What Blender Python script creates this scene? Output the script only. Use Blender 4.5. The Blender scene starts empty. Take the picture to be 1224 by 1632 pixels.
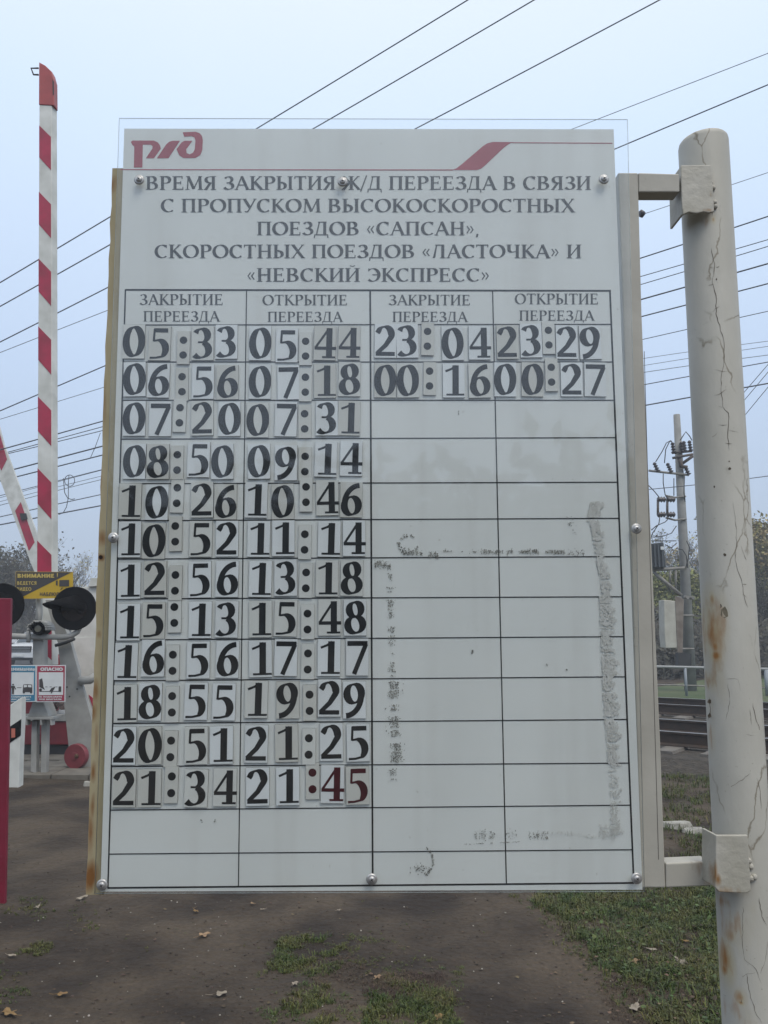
import bpy, bmesh, math, random
import numpy as np
from mathutils import Vector, Matrix
random.seed(7); rng = np.random.default_rng(7)
R = math.radians
sc = bpy.context.scene
# ------------------------------------------------------------------ camera
FPX = 1300.0; PITCH = R(8.49); CAMZ = 1.6
cam = bpy.data.objects.new('camera', bpy.data.cameras.new('camera'))
sc.collection.objects.link(cam); sc.camera = cam
cam.location = (0, 0, CAMZ); cam.rotation_euler = (R(90) + PITCH, 0, 0)
cam.data.sensor_fit = 'HORIZONTAL'; cam.data.sensor_width = 36; cam.data.lens = 36 * FPX / 1224
cam.data.clip_start = 0.05; cam.data.clip_end = 3000
# ------------------------------------------------------------------ world
SUN_EL, SUN_AZ = R(57), R(150)          # azimuth clockwise from +Y: behind the camera, to its right
world = bpy.data.worlds.new('World'); sc.world = world; world.use_nodes = True
nt = world.node_tree; nt.nodes.clear()
wo = nt.nodes.new('ShaderNodeOutputWorld'); add = nt.nodes.new('ShaderNodeAddShader')
b1 = nt.nodes.new('ShaderNodeBackground'); b2 = nt.nodes.new('ShaderNodeBackground')
sky = nt.nodes.new('ShaderNodeTexSky'); sky.sky_type = 'NISHITA'; sky.sun_disc = False
sky.sun_elevation = SUN_EL; sky.sun_rotation = SUN_AZ; sky.air_density = 1.0; sky.dust_density = 6.0
b1.inputs[1].default_value = 0.012
tc = nt.nodes.new('ShaderNodeTexCoord'); sp = nt.nodes.new('ShaderNodeSeparateXYZ')
ramp = nt.nodes.new('ShaderNodeValToRGB')
e = ramp.color_ramp.elements
e[0].position = 0.0; e[0].color = (0.39, 0.475, 0.60, 1)
e[1].position = 1.0; e[1].color = (1.02, 1.0, 0.95, 1)
for p, c in ((0.12, (0.43, 0.525, 0.67)), (0.30, (0.50, 0.62, 0.81)), (0.55, (0.635, 0.765, 0.945)), (0.72, (0.78, 0.85, 0.94))):
    k = e.new(p); k.color = (*c, 1)
b2.inputs[1].default_value = .99
nt.links.new(sky.outputs[0], b1.inputs[0]); nt.links.new(tc.outputs['Generated'], sp.inputs[0])
nz = nt.nodes.new('ShaderNodeTexNoise'); nz.inputs['Scale'].default_value = 1.6; nz.inputs['Detail'].default_value = 3
nt.links.new(tc.outputs['Generated'], nz.inputs['Vector'])
ma = nt.nodes.new('ShaderNodeMath'); ma.operation = 'MULTIPLY_ADD'; ma.inputs[1].default_value = 0.10
nt.links.new(nz.outputs[0], ma.inputs[0]); mb_ = nt.nodes.new('ShaderNodeMath'); mb_.operation = 'SUBTRACT'; mb_.inputs[1].default_value = 0.05
nt.links.new(sp.outputs[2], mb_.inputs[0]); nt.links.new(mb_.outputs[0], ma.inputs[2])
nt.links.new(ma.outputs[0], ramp.inputs[0])
nt.links.new(ramp.outputs[0], b2.inputs[0])
nt.links.new(b1.outputs[0], add.inputs[0]); nt.links.new(b2.outputs[0], add.inputs[1]); nt.links.new(add.outputs[0], wo.inputs[0])
sd = bpy.data.lights.new('sun', 'SUN'); sd.energy = 1.5; sd.angle = R(28); sd.color = (1, 0.95, 0.87)
so = bpy.data.objects.new('sun', sd); sc.collection.objects.link(so)
dv = Vector((math.sin(SUN_AZ) * math.cos(SUN_EL), math.cos(SUN_AZ) * math.cos(SUN_EL), math.sin(SUN_EL)))
so.rotation_euler = dv.to_track_quat('Z', 'Y').to_euler(); so.location = dv * 30
vs = sc.view_settings; vs.view_transform = 'Standard'; vs.look = 'None'; vs.exposure = 0.2; vs.gamma = 1; vs.use_curve_mapping = False
try:
    sc.cycles.volume_bounces = 0; sc.cycles.transparent_max_bounces = 24; sc.cycles.max_bounces = 8
except Exception: pass

# ------------------------------------------------------------------ helpers
CAM = Vector((0, 0, CAMZ))
RT = Vector((1, 0, 0)); UP = Vector((0, -math.sin(PITCH), math.cos(PITCH))); FW = Vector((0, math.cos(PITCH), math.sin(PITCH)))
def ray(x, y): return RT * (x - 612) + UP * (816 - y) + FW * FPX
def at(x, y, Y):                       # point of the vertical plane Y metres ahead seen at that spot of the photograph
    r = ray(x, y); return CAM + r * (Y / r.y)
def gnd(x, y, z=0.0):
    r = ray(x, y); return CAM + r * ((z - CAMZ) / r.z)
def link(o): sc.collection.objects.link(o); return o
def tag(o, label=None, cat=None, group=None, kind=None):
    for k, v in (('label', label), ('category', cat), ('group', group), ('kind', kind)):
        if v: o[k] = v
    return o
def empty(name, loc, label, cat, group=None):
    o = link(bpy.data.objects.new(name, None)); o.location = loc; o.empty_display_size = .05
    return tag(o, label, cat, group)
def wloc(o):
    v = Vector(o.location)
    while o.parent: o = o.parent; v += Vector(o.location)
    return v
class MB:
    """collects faces in world space"""
    def __init__(s): s.v = []; s.f = []; s.sm = []
    def poly(s, pts, smooth=False):
        n = len(s.v); s.v += [tuple(p) for p in pts]; s.f.append(tuple(range(n, n + len(pts)))); s.sm.append(smooth)
    def prism(s, front, d):             # front polygon, extruded by vector d
        n = len(s.v); k = len(front); d = Vector(d)
        s.v += [tuple(p) for p in front] + [tuple(Vector(p) + d) for p in front]
        s.f.append(tuple(range(n, n + k))); s.f.append(tuple(range(n + 2 * k - 1, n + k - 1, -1)))
        for i in range(k):
            j = (i + 1) % k; s.f.append((n + j, n + i, n + k + i, n + k + j))
        s.sm += [False] * (k + 2)
    def box(s, lo, hi):
        x0, y0, z0 = lo; x1, y1, z1 = hi
        s.prism([Vector((x0, y0, z0)), Vector((x1, y0, z0)), Vector((x1, y0, z1)), Vector((x0, y0, z1))], (0, y1 - y0, 0))
    def tube(s, pts, r, n=8, caps=True):
        pts = [Vector(p) for p in pts]; rs = r if isinstance(r, (list, tuple)) else [r] * len(pts)
        base = len(s.v); prev = None
        for i, p in enumerate(pts):
            t = (pts[min(i + 1, len(pts) - 1)] - pts[max(i - 1, 0)]).normalized()
            if prev is None:
                a = Vector((0, 0, 1)) if abs(t.z) < .9 else Vector((1, 0, 0))
                u = t.cross(a).normalized()
            else: u = (prev - t * prev.dot(t)).normalized()
            prev = u; w = t.cross(u)
            for k in range(n):
                a = 2 * math.pi * k / n; s.v.append(tuple(p + (u * math.cos(a) + w * math.sin(a)) * rs[i]))
        for i in range(len(pts) - 1):
            for k in range(n):
                a = base + i * n + k; b = base + i * n + (k + 1) % n
                s.f.append((a, b, b + n, a + n)); s.sm.append(True)
        if caps:
            s.f.append(tuple(range(base + n - 1, base - 1, -1))); s.f.append(tuple(range(base + (len(pts) - 1) * n, base + len(pts) * n))); s.sm += [False, False]
    def lathe(s, c, axis, prof, n=24):   # prof: (radius, distance along axis)
        c = Vector(c); t = Vector(axis).normalized(); a = Vector((0, 0, 1)) if abs(t.z) < .9 else Vector((1, 0, 0))
        u = t.cross(a).normalized(); w = t.cross(u); base = len(s.v)
        for r_, h in prof:
            for k in range(n):
                q = 2 * math.pi * k / n; s.v.append(tuple(c + t * h + (u * math.cos(q) + w * math.sin(q)) * max(r_, 1e-5)))
        for i in range(len(prof) - 1):
            flat = abs(prof[i + 1][1] - prof[i][1]) < .3 * abs(prof[i + 1][0] - prof[i][0])
            for k in range(n):
                a_ = base + i * n + k; b_ = base + i * n + (k + 1) % n
                s.f.append((a_, b_, b_ + n, a_ + n)); s.sm.append(not flat)
    def build(s, name, m, parent=None, bevel=0, kind=None, loc=None):
        me = bpy.data.meshes.new(name)
        org = wloc(parent) if parent else (Vector(loc) if loc is not None else Vector((0, 0, 0)))
        me.from_pydata([tuple(Vector(v) - org) for v in s.v], [], s.f)
        me.polygons.foreach_set('use_smooth', s.sm); me.materials.append(m); me.validate(); me.update()
        o = link(bpy.data.objects.new(name, me))
        if parent: o.parent = parent
        elif loc is not None: o.location = loc
        bm = bmesh.new(); bm.from_mesh(me)
        if not name.startswith('lettering'): bmesh.ops.recalc_face_normals(bm, faces=bm.faces)
        bm.to_mesh(me); bm.free()
        if bevel:
            md = o.modifiers.new('bevel', 'BEVEL'); md.width = bevel; md.segments = 2; md.limit_method = 'ANGLE'; md.harden_normals = False
        if kind: o['kind'] = kind
        return o
def one(name, m, parent, fn, bevel=0, **k):
    b = MB(); fn(b); return b.build(name, m, parent, bevel, **k)
def pp(pts, Y): return [at(x, y, Y) for x, y in pts]
def slab(name, m, parent, pts, Y, depth, bevel=0, **k):
    b = MB(); b.prism(pp(pts, Y), (0, depth, 0)); return b.build(name, m, parent, bevel, **k)

# ------------------------------------------------------------------ materials
def mat(name, c, c2=None, scale=8, rough=.6, bump=0, bscale=None, metal=0, detail=6, lo=.35, hi=.65, coat=0, spec=.5, island=0, stretch=None, rough2=None):
    m = bpy.data.materials.new(name); m.use_nodes = True; t = m.node_tree; p = t.nodes['Principled BSDF']
    p.inputs['Base Color'].default_value = (*c, 1); p.inputs['Roughness'].default_value = rough
    p.inputs['Metallic'].default_value = metal; p.inputs['Specular IOR Level'].default_value = spec
    p.inputs['Coat Weight'].default_value = coat
    g = t.nodes.new('ShaderNodeNewGeometry'); vec = g.outputs['Position']
    if stretch:
        mp = t.nodes.new('ShaderNodeMapping'); mp.inputs['Scale'].default_value = stretch; t.links.new(vec, mp.inputs[0]); vec = mp.outputs[0]
    col = None
    if c2:
        n = t.nodes.new('ShaderNodeTexNoise'); n.inputs['Scale'].default_value = scale; n.inputs['Detail'].default_value = detail
        t.links.new(vec, n.inputs['Vector'])
        mr = t.nodes.new('ShaderNodeMapRange'); mr.inputs[1].default_value = lo; mr.inputs[2].default_value = hi; t.links.new(n.outputs[0], mr.inputs[0])
        mx = t.nodes.new('ShaderNodeMixRGB'); mx.inputs[1].default_value = (*c, 1); mx.inputs[2].default_value = (*c2, 1)
        t.links.new(mr.outputs[0], mx.inputs[0]); col = mx.outputs[0]
        if rough2 is not None:
            r = t.nodes.new('ShaderNodeMapRange'); r.inputs[3].default_value = rough; r.inputs[4].default_value = rough2
            t.links.new(mr.outputs[0], r.inputs[0]); t.links.new(r.outputs[0], p.inputs['Roughness'])
    if island:
        hs = t.nodes.new('ShaderNodeHueSaturation'); r2 = t.nodes.new('ShaderNodeMapRange')
        r2.inputs[3].default_value = 1 - island; r2.inputs[4].default_value = 1 + island
        t.links.new(g.outputs['Random Per Island'], r2.inputs[0]); t.links.new(r2.outputs[0], hs.inputs['Value'])
        r3 = t.nodes.new('ShaderNodeMapRange'); r3.inputs[3].default_value = .47; r3.inputs[4].default_value = .53
        m7 = t.nodes.new('ShaderNodeMath'); m7.operation = 'MULTIPLY'; m7.inputs[1].default_value = 7.31
        m8 = t.nodes.new('ShaderNodeMath'); m8.operation = 'FRACT'
        t.links.new(g.outputs['Random Per Island'], m7.inputs[0]); t.links.new(m7.outputs[0], m8.inputs[0]); t.links.new(m8.outputs[0], r3.inputs[0])
        t.links.new(r3.outputs[0], hs.inputs['Hue'])
        if col: t.links.new(col, hs.inputs['Color'])
        else: hs.inputs['Color'].default_value = (*c, 1)
        col = hs.outputs[0]
    if col: t.links.new(col, p.inputs['Base Color'])
    if bump:
        n2 = t.nodes.new('ShaderNodeTexNoise'); n2.inputs['Scale'].default_value = bscale or scale * 3; n2.inputs['Detail'].default_value = 8
        t.links.new(vec, n2.inputs['Vector']); bp = t.nodes.new('ShaderNodeBump'); bp.inputs['Strength'].default_value = 1; bp.inputs['Distance'].default_value = bump
        t.links.new(n2.outputs[0], bp.inputs['Height']); t.links.new(bp.outputs[0], p.inputs['Normal'])
    return m
def add_spots(m, spots, colr, nscale=25, soft=.5, namt=.9):
    """local marks (rust, dirt) on a material: spots = (x,y,z, radius, vertical stretch, strength)"""
    t = m.node_tree; p = t.nodes['Principled BSDF']; g = t.nodes.new('ShaderNodeNewGeometry')
    nn = t.nodes.new('ShaderNodeTexNoise'); nn.inputs['Scale'].default_value = nscale; nn.inputs['Detail'].default_value = 7
    mp0 = t.nodes.new('ShaderNodeMapping'); mp0.inputs['Scale'].default_value = (1, 1, .28)
    t.links.new(g.outputs['Position'], mp0.inputs[0]); t.links.new(mp0.outputs[0], nn.inputs['Vector'])
    acc = None
    for (x, y, z, r, st, amt) in spots:
        mp = t.nodes.new('ShaderNodeVectorMath'); mp.operation = 'SUBTRACT'; mp.inputs[1].default_value = (x, y, z)
        t.links.new(g.outputs['Position'], mp.inputs[0])
        ms = t.nodes.new('ShaderNodeVectorMath'); ms.operation = 'MULTIPLY'; ms.inputs[1].default_value = (1 / r, .3 / r, 1 / (r * st)); t.links.new(mp.outputs[0], ms.inputs[0])
        ln = t.nodes.new('ShaderNodeVectorMath'); ln.operation = 'LENGTH'; t.links.new(ms.outputs[0], ln.inputs[0])
        mr = t.nodes.new('ShaderNodeMapRange'); mr.inputs[1].default_value = 1.0; mr.inputs[2].default_value = 0.0; mr.inputs[3].default_value = 0; mr.inputs[4].default_value = amt
        t.links.new(ln.outputs['Value'], mr.inputs[0])
        if acc is None: acc = mr.outputs[0]
        else:
            mx = t.nodes.new('ShaderNodeMath'); mx.operation = 'MAXIMUM'; t.links.new(acc, mx.inputs[0]); t.links.new(mr.outputs[0], mx.inputs[1]); acc = mx.outputs[0]
    q = t.nodes.new('ShaderNodeMath'); q.operation = 'MULTIPLY_ADD'; q.inputs[1].default_value = namt; q.inputs[2].default_value = -.5 * namt
    t.links.new(nn.outputs[0], q.inputs[0])
    s = t.nodes.new('ShaderNodeMath'); s.operation = 'ADD'; t.links.new(acc, s.inputs[0]); t.links.new(q.outputs[0], s.inputs[1])
    gate = t.nodes.new('ShaderNodeMath'); gate.operation = 'MULTIPLY'
    m0 = t.nodes.new('ShaderNodeMapRange'); m0.inputs[1].default_value = 0; m0.inputs[2].default_value = .12; t.links.new(acc, m0.inputs[0])
    m1 = t.nodes.new('ShaderNodeMapRange'); m1.inputs[1].default_value = .15; m1.inputs[2].default_value = .15 + soft; t.links.new(s.outputs[0], m1.inputs[0])
    t.links.new(m0.outputs[0], gate.inputs[0]); t.links.new(m1.outputs[0], gate.inputs[1])
    mix = t.nodes.new('ShaderNodeMixRGB'); mix.inputs[2].default_value = (*colr, 1); t.links.new(gate.outputs[0], mix.inputs[0])
    src = p.inputs['Base Color']
    if src.is_linked: t.links.new(src.links[0].from_socket, mix.inputs[1])
    else: mix.inputs[1].default_value = src.default_value
    t.links.new(mix.outputs[0], src)
    return m

# ------------------------------------------------------------------ lettering (broad-nib strokes)
def glyph(ch, W=.15, serif=True, tmin=.03):
    P = []                                    # list of ribbons / polygons
    nib = R(14)
    def wid(t):
        if not serif: return W
        return max(tmin, abs(math.cos(nib) * t[1] - math.sin(nib) * t[0]) * W) + tmin * .6
    def ln(pts, w=None, closed=False):
        pts = [np.array(p, float) for p in pts]; n = len(pts); L = []; Rr = []
        for i in range(n):
            if closed: a = pts[(i - 1) % n]; b = pts[(i + 1) % n]
            else: a = pts[max(i - 1, 0)]; b = pts[min(i + 1, n - 1)]
            t = b - a; t = t / (np.hypot(*t) + 1e-9); nrm = np.array([-t[1], t[0]]); ww = (w if w else wid(t)) / 2
            if not closed and 0 < i < n - 1:
                t1 = pts[i] - pts[i - 1]; t1 /= np.hypot(*t1) + 1e-9; c = abs(np.dot(t, t1)); ww = ww / max(c, .55)
            L.append(pts[i] + nrm * ww); Rr.append(pts[i] - nrm * ww)
        for i in range(n if closed else n - 1):
            j = (i + 1) % n; P.append(('q', [L[i], L[j], Rr[j], Rr[i]]))
        P.append(('end', None))
    def arcp(cx, cy, rx, ry, a0, a1, n=14): return [(cx + rx * math.cos(R(a0 + (a1 - a0) * i / n)), cy + ry * math.sin(R(a0 + (a1 - a0) * i / n))) for i in range(n + 1)]
    def sf(x, y, w=.19, h=.045):
        if serif: ln([(x - w, y + (h / 2 if y < .5 else -h / 2)), (x + w, y + (h / 2 if y < .5 else -h / 2))], w=h)
    def st(x, y0=0, y1=1, top=True, bot=True, w=None):
        ln([(x, y0), (x, y1)], w=w or W)
        if top: sf(x, y1, W / 2 + .07)
        if bot: sf(x, y0, W / 2 + .07)
    th = W if not serif else max(.055, W * .42)
    hb = th / 2
    if ch == ' ': return P, .34
    if ch == 'В': st(.17); ln([(.17, 1 - hb), (.36, 1 - hb)] + arcp(.36, .76, .19, .24 - hb, 88, -88) + [(.17, .52)]); ln([(.17, .52), (.38, .52)] + arcp(.38, .27, .24, .27 - hb, 88, -88) + [(.17, hb)]); return P, .76
    if ch == 'Р': st(.17); ln([(.17, 1 - hb), (.36, 1 - hb)] + arcp(.36, .73, .22, .27 - hb, 88, -88) + [(.17, .46)]); return P, .68
    if ch == 'Е':
        st(.17); ln([(.17, 1 - hb), (.58, 1 - hb)], th); ln([(.17, .51), (.5, .51)], th); ln([(.17, hb), (.62, hb)], th)
        if serif: ln([(.57, 1), (.57, .8)], .05); ln([(.49, .62), (.49, .4)], .05); ln([(.61, 0), (.62, .22)], .05)
        return P, .7
    if ch == 'М': ln([(.14, 0), (.18, 1)], th); ln([(.18, 1), (.5, .06)], W); ln([(.5, .06), (.84, 1)], th); ln([(.84, 1), (.88, 0)], W); sf(.14, 0, .12); sf(.88, 0, .15); sf(.14, 1, .08); sf(.88, 1, .1); return P, 1.02
    if ch == 'Я': st(.56); ln([(.56, 1 - hb), (.36, 1 - hb)] + arcp(.36, .74, .22, .26 - hb, 92, 268) + [(.56, .48)]); ln([(.38, .48), (.12, 0)], W * .85); sf(.12, 0, .1); return P, .74
    if ch == 'З': ln(arcp(.3, .755, .2, .245 - hb, 155, -80)); ln(arcp(.3, .27, .25, .27 - hb, 80, -155)); ln([(.2, .515), (.34, .515)], th); return P, .64
    if ch == 'А': ln([(.08, 0), (.39, 1)], th * 1.1); ln([(.38, 1), (.72, 0)], W); ln([(.18, .35), (.6, .35)], th); sf(.08, 0, .1); sf(.73, 0, .13); return P, .8
    if ch == 'К': st(.17); ln([(.22, .48), (.6, .97)], th); ln([(.3, .56), (.68, .02)], W); sf(.6, 1, .1); sf(.7, 0, .12); return P, .76
    if ch in 'ЫЬ':
        st(.17); ln([(.17, .55), (.3, .55)] + arcp(.3, .29, .22, .27 - hb, 88, -88) + [(.17, hb)])
        if ch == 'Ь': return P, .66
        st(.8); return P, .98
    if ch == 'Б':
        st(.17); ln([(.17, 1 - hb), (.56, 1 - hb)], th); ln([(.17, .55), (.34, .55)] + arcp(.34, .29, .24, .28 - hb, 88, -88) + [(.17, hb)]); return P, .7
    if ch == 'Г': st(.17); ln([(.17, 1 - hb), (.58, 1 - hb)], th); return P, .62
    if ch == 'Т':
        st(.36, top=False); ln([(.04, 1 - hb), (.68, 1 - hb)], th)
        if serif: ln([(.05, 1), (.05, .8)], .05); ln([(.67, 1), (.67, .8)], .05)
        return P, .72
    if ch in 'ИЙ':
        st(.17); st(.68); ln([(.17, .08), (.68, .92)], th)
        if ch == 'Й': ln(arcp(.42, 1.24, .14, .1, 200, 340), .05)
        return P, .85
    if ch == 'Ж':
        st(.5); ln([(.46, .5), (.12, .98)], th); ln([(.54, .5), (.88, .98)], th); ln([(.42, .55), (.06, .02)], W * .9); ln([(.58, .55), (.94, .02)], W * .9)
        sf(.1, 1, .08); sf(.9, 1, .08); sf(.06, 0, .1); sf(.94, 0, .1); return P, 1.0
    if ch == '/': ln([(0, -.14), (.34, 1.06)], .07); return P, .36
    if ch == 'Д':
        ln([(.02, hb), (.78, hb)], th); ln([(.04, hb), (.02, -.2)], .06); ln([(.76, hb), (.78, -.2)], .06)
        ln([(.14, .05), (.3, .96)], th); ln([(.22, 1 - hb), (.7, 1 - hb)], th); ln([(.6, 0), (.6, 1)], W); return P, .82
    if ch == 'Ц': st(.17, bot=False); st(.62, bot=False); ln([(.1, hb), (.78, hb)], th); ln([(.76, hb), (.76, -.18)], .07); return P, .82
    if ch == 'П': st(.17); st(.67); ln([(.17, 1 - hb), (.67, 1 - hb)], th); return P, .84
    if ch == 'Ш': st(.15); st(.5); st(.85); ln([(.15, hb), (.85, hb)], th); return P, 1.0
    if ch == 'С':
        ln(arcp(.44, .5, .34, .5 - hb, 48, 312, 20))
        if serif: ln([(.67, .98), (.67, .74)], .05)
        return P, .76
    if ch == 'У': ln([(.1, .98), (.4, .34)], W); ln([(.68, .98), (.36, .2), (.26, .03), (.12, .05)], th * 1.1); sf(.1, 1, .12); sf(.67, 1, .1); return P, .74
    if ch == 'О': ln(arcp(.45, .5, .36, .5 - hb, 0, 360, 28)[:-1], closed=True); return P, .9
    if ch == 'Ю': st(.15); ln(arcp(.68, .5, .3, .5 - hb, 0, 360, 24)[:-1], closed=True); ln([(.15, .5), (.4, .5)], th); return P, 1.06
    if ch == 'Х': ln([(.1, .98), (.66, .02)], W); ln([(.64, .98), (.1, .02)], th); sf(.1, 1, .12); sf(.64, 1, .09); sf(.1, 0, .09); sf(.67, 0, .12); return P, .76
    if ch == 'Н': st(.17); st(.68); ln([(.17, .51), (.68, .51)], th); return P, .85
    if ch == 'Л': ln([(.06, hb), (.14, .05), (.28, .96)], th); ln([(.2, 1 - hb), (.7, 1 - hb)], th); st(.62, top=False); return P, .8
    if ch == 'Ч': st(.62); ln([(.16, .98), (.16, .68)] + arcp(.34, .62, .18, .17, 180, 270, 6) + [(.62, .5)]); sf(.16, 1, .14); return P, .8
    if ch == 'Э':
        ln(arcp(.32, .5, .34, .5 - hb, 132, -132, 20)); ln([(.3, .51), (.62, .51)], th)
        if serif: ln([(.1, .98), (.1, .76)], .05)
        return P, .76
    if ch == '«':
        for x in (0, .2): ln([(.22 + x, .68), (.08 + x, .42), (.22 + x, .16)], .065)
        return P, .52
    if ch == '»':
        for x in (0, .2): ln([(.08 + x, .68), (.22 + x, .42), (.08 + x, .16)], .065)
        return P, .52
    if ch == ',': ln([(.12, .1), (.08, -.14)], .11); return P, .26
    if ch == '!': ln([(.14, .3), (.14, 1)], W * .9); ln([(.14, 0), (.14, .15)], W * .9); return P, .3
    if ch == 'а': ln(arcp(.28, .62, .2, .14, 160, 0, 8) + [(.48, 0)], W); ln(arcp(.28, .26, .18, .18, 0, 360, 12)[:-1], W, closed=True); return P, .66
    if ch == 'е': ln(arcp(.32, .38, .24, .32, 0, 320, 14), W); ln([(.08, .38), (.56, .38)], W * .8); return P, .68
    # digits
    if ch == '0': ln(arcp(.36, .5, .25, .47, 0, 360, 30)[:-1], closed=True); return P, .72
    if ch == '1': ln([(.42, 0), (.43, 1)], W); ln([(.1, .80), (.3, .88), (.45, .985)], .07); ln([(.12, .03), (.7, .03)], .06); return P, .72
    if ch == '2': ln([(.09, .76)] + arcp(.33, .71, .22, .26, 155, -18, 14) + [(.36, .35), (.07, .07)]); ln([(.04, .065), (.66, .065)], .13); return P, .72
    if ch == '3': ln(arcp(.31, .75, .20, .22, 158, -75, 14)); ln(arcp(.29, .27, .26, .25, 75, -140, 16)); ln([(.2, .53), (.36, .53)], .06); return P, .68
    if ch == '4': ln([(.48, .98), (.05, .33)], .075); ln([(.03, .325), (.73, .325)], .105); ln([(.5, 0), (.5, 1)], W * .95); ln([(.28, .03), (.7, .03)], .06); return P, .76
    if ch == '5': ln([(.17, .93), (.62, .93)], .14); ln([(.19, .98), (.17, .56)], .07); ln([(.17, .58)] + arcp(.31, .31, .25, .29, 100, -60, 16) + [(.26, .02), (.06, .015)]); return P, .7
    if ch == '6': ln(arcp(.37, .31, .225, .28, 0, 360, 24)[:-1], closed=True); ln(arcp(.64, .32, .5, .64, 180, 92, 14), W * .8); return P, .74
    if ch == '9': ln(arcp(.35, .69, .225, .28, 0, 360, 24)[:-1], closed=True); ln(arcp(.08, .68, .5, .66, 0, -88, 14), W * .8); return P, .74
    if ch == '7': ln([(.05, .92), (.68, .92)], .15); ln([(.63, .9), (.26, -.02)], .14); return P, .7
    if ch == '8': ln(arcp(.36, .745, .185, .22, 0, 360, 22)[:-1], closed=True); ln(arcp(.36, .27, .235, .25, 0, 360, 24)[:-1], closed=True); return P, .72
    ln([(.1, .4), (.4, .4)], .1); return P, .5
def text_polys(s, **k):
    out = []; x = 0; z = 0
    for ch in s:
        P, adv = glyph(ch, **k)
        for kind, q in P:
            if kind == 'end': z += 1
            else: out.append(([(p[0] + x, p[1]) for p in q], z % 9))
        x += adv + (.03 if ch != ' ' else 0)
    return out, x - .03
def text_px(b, s, x0, x1, ytop, ybase, mapf, **k):
    """letters set between x0..x1 of the photograph; mapf(px,py,lift) -> point on the surface that carries them"""
    polys, w = text_polys(s, **k)
    for q, z in polys:
        b.poly([mapf(x0 + p[0] / w * (x1 - x0), ybase - p[1] * (ybase - ytop), .00004 * z) for p in q])

# ------------------------------------------------------------------ ground
def hgt(x, y):
    return .012 * np.sin(x * 2.1 + .5) * np.sin(y * 1.7) + .008 * np.sin(x * 5.3 + y * 3.1) + .004 * np.sin(x * 13 - y * 11 + 1)
def grid_mesh(name, xs, ys, m, z0=0, kind='structure', hf=None):
    X, Yy = np.meshgrid(xs, ys); Z = z0 + (hf(X, Yy) if hf else 0 * X)
    v = np.stack([X, Yy, Z], -1).reshape(-1, 3); nx = len(xs); ny = len(ys)
    i = np.arange((nx - 1) * (ny - 1)); r = i // (nx - 1); c = i % (nx - 1); a = r * nx + c
    f = np.stack([a, a + 1, a + nx + 1, a + nx], -1)
    me = bpy.data.meshes.new(name); me.from_pydata(v.tolist(), [], f.tolist()); me.polygons.foreach_set('use_smooth', [True] * len(f)); me.materials.append(m)
    o = link(bpy.data.objects.new(name, me)); o['kind'] = kind; return o
dirt = mat('dirt', (.070, .053, .037), (.025, .018, .013), scale=1.5, rough=.85, bump=.035, bscale=16, lo=.38, hi=.62, spec=.25)
def dirt_extra(m):
    t = m.node_tree; p = t.nodes['Principled BSDF']; g = t.nodes.new('ShaderNodeNewGeometry')
    n = t.nodes.new('ShaderNodeTexNoise'); n.inputs['Scale'].default_value = 40; n.inputs['Detail'].default_value = 8; n.inputs['Roughness'].default_value = .7
    t.links.new(g.outputs['Position'], n.inputs['Vector'])
    cr = t.nodes.new('ShaderNodeMapRange'); cr.inputs[1].default_value = .3; cr.inputs[2].default_value = .7; cr.inputs[3].default_value = .7; cr.inputs[4].default_value = 1.3
    t.links.new(n.outputs[0], cr.inputs[0])
    mx = t.nodes.new('ShaderNodeVectorMath'); mx.operation = 'SCALE'; src = p.inputs['Base Color'].links[0].from_socket
    t.links.new(src, mx.inputs[0]); t.links.new(cr.outputs[0], mx.inputs['Scale']); t.links.new(mx.outputs[0], p.inputs['Base Color'])
dirt_extra(dirt)
edge = lambda a, b, n: list(np.linspace(a, b, n))
xs = [-600, -200, -80, -40, -20, -12] + edge(-8, 6, 200) + [9, 14, 25, 50, 90, 200, 600]
ys = [-300, -60, -20, -8, -2, 0, 1, 2] + edge(2.6, 12, 190) + [14, 18, 25, 40, 70, 120, 250, 900]
grid_mesh('ground', xs, ys, dirt, hf=lambda X, Y: np.where((np.abs(X) < 9) & (Y > 2) & (Y < 12.5), hgt(X, Y), 0))
# far meadow beyond the line
TD = Vector((-.80, .60, 0)); TN = Vector((.60, .80, 0))
def tr(q, t, z=0): return TN * q + TD * t + Vector((0, 0, z))
meadow = mat('meadow_grass', (.045, .075, .022), (.075, .085, .035), scale=.8, rough=.95, bump=.03, bscale=6)
b = MB(); b.poly([tr(18.9, -160, .012), tr(18.9, 8.5, .012), tr(170, 8.5, .012), tr(170, -160, .012)]); b.build('meadow', meadow, kind='structure')
# asphalt road behind the barrier
asph = mat('asphalt', (.055, .055, .057), (.04, .04, .042), scale=3, rough=.85, bump=.004, bscale=60)
rd = Vector((-13.0, 36, 0)).normalized(); rn = Vector((rd.y, -rd.x, 0)); rc = Vector((-8.4, 9.7, 0))
def rp(a, w, z): p = rc + rd * a + rn * w; return Vector((p.x, p.y, z))
b = MB(); b.poly([rp(-14, -3, .02), rp(-14, 3, .02), rp(2.3, 3, .02), rp(2.3, -3, .02)]); b.poly([rp(2.3, -3, .02), rp(2.3, 3, .02), rp(5, 3, .33), rp(5, -3, .33)])
b.poly([rp(5, -3, .33), rp(5, 3, .33), rp(17.8, 3, .33), rp(17.8, -3, .33)]); b.poly([rp(17.8, -3, .33), rp(17.8, 3, .33), rp(22, 3, .02), rp(22, -3, .02)])
b.poly([rp(22, -3, .02), rp(22, 3, .02), rp(90, 3, .02), rp(90, -3, .02)])
b.build('road', asph, kind='structure')

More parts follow.
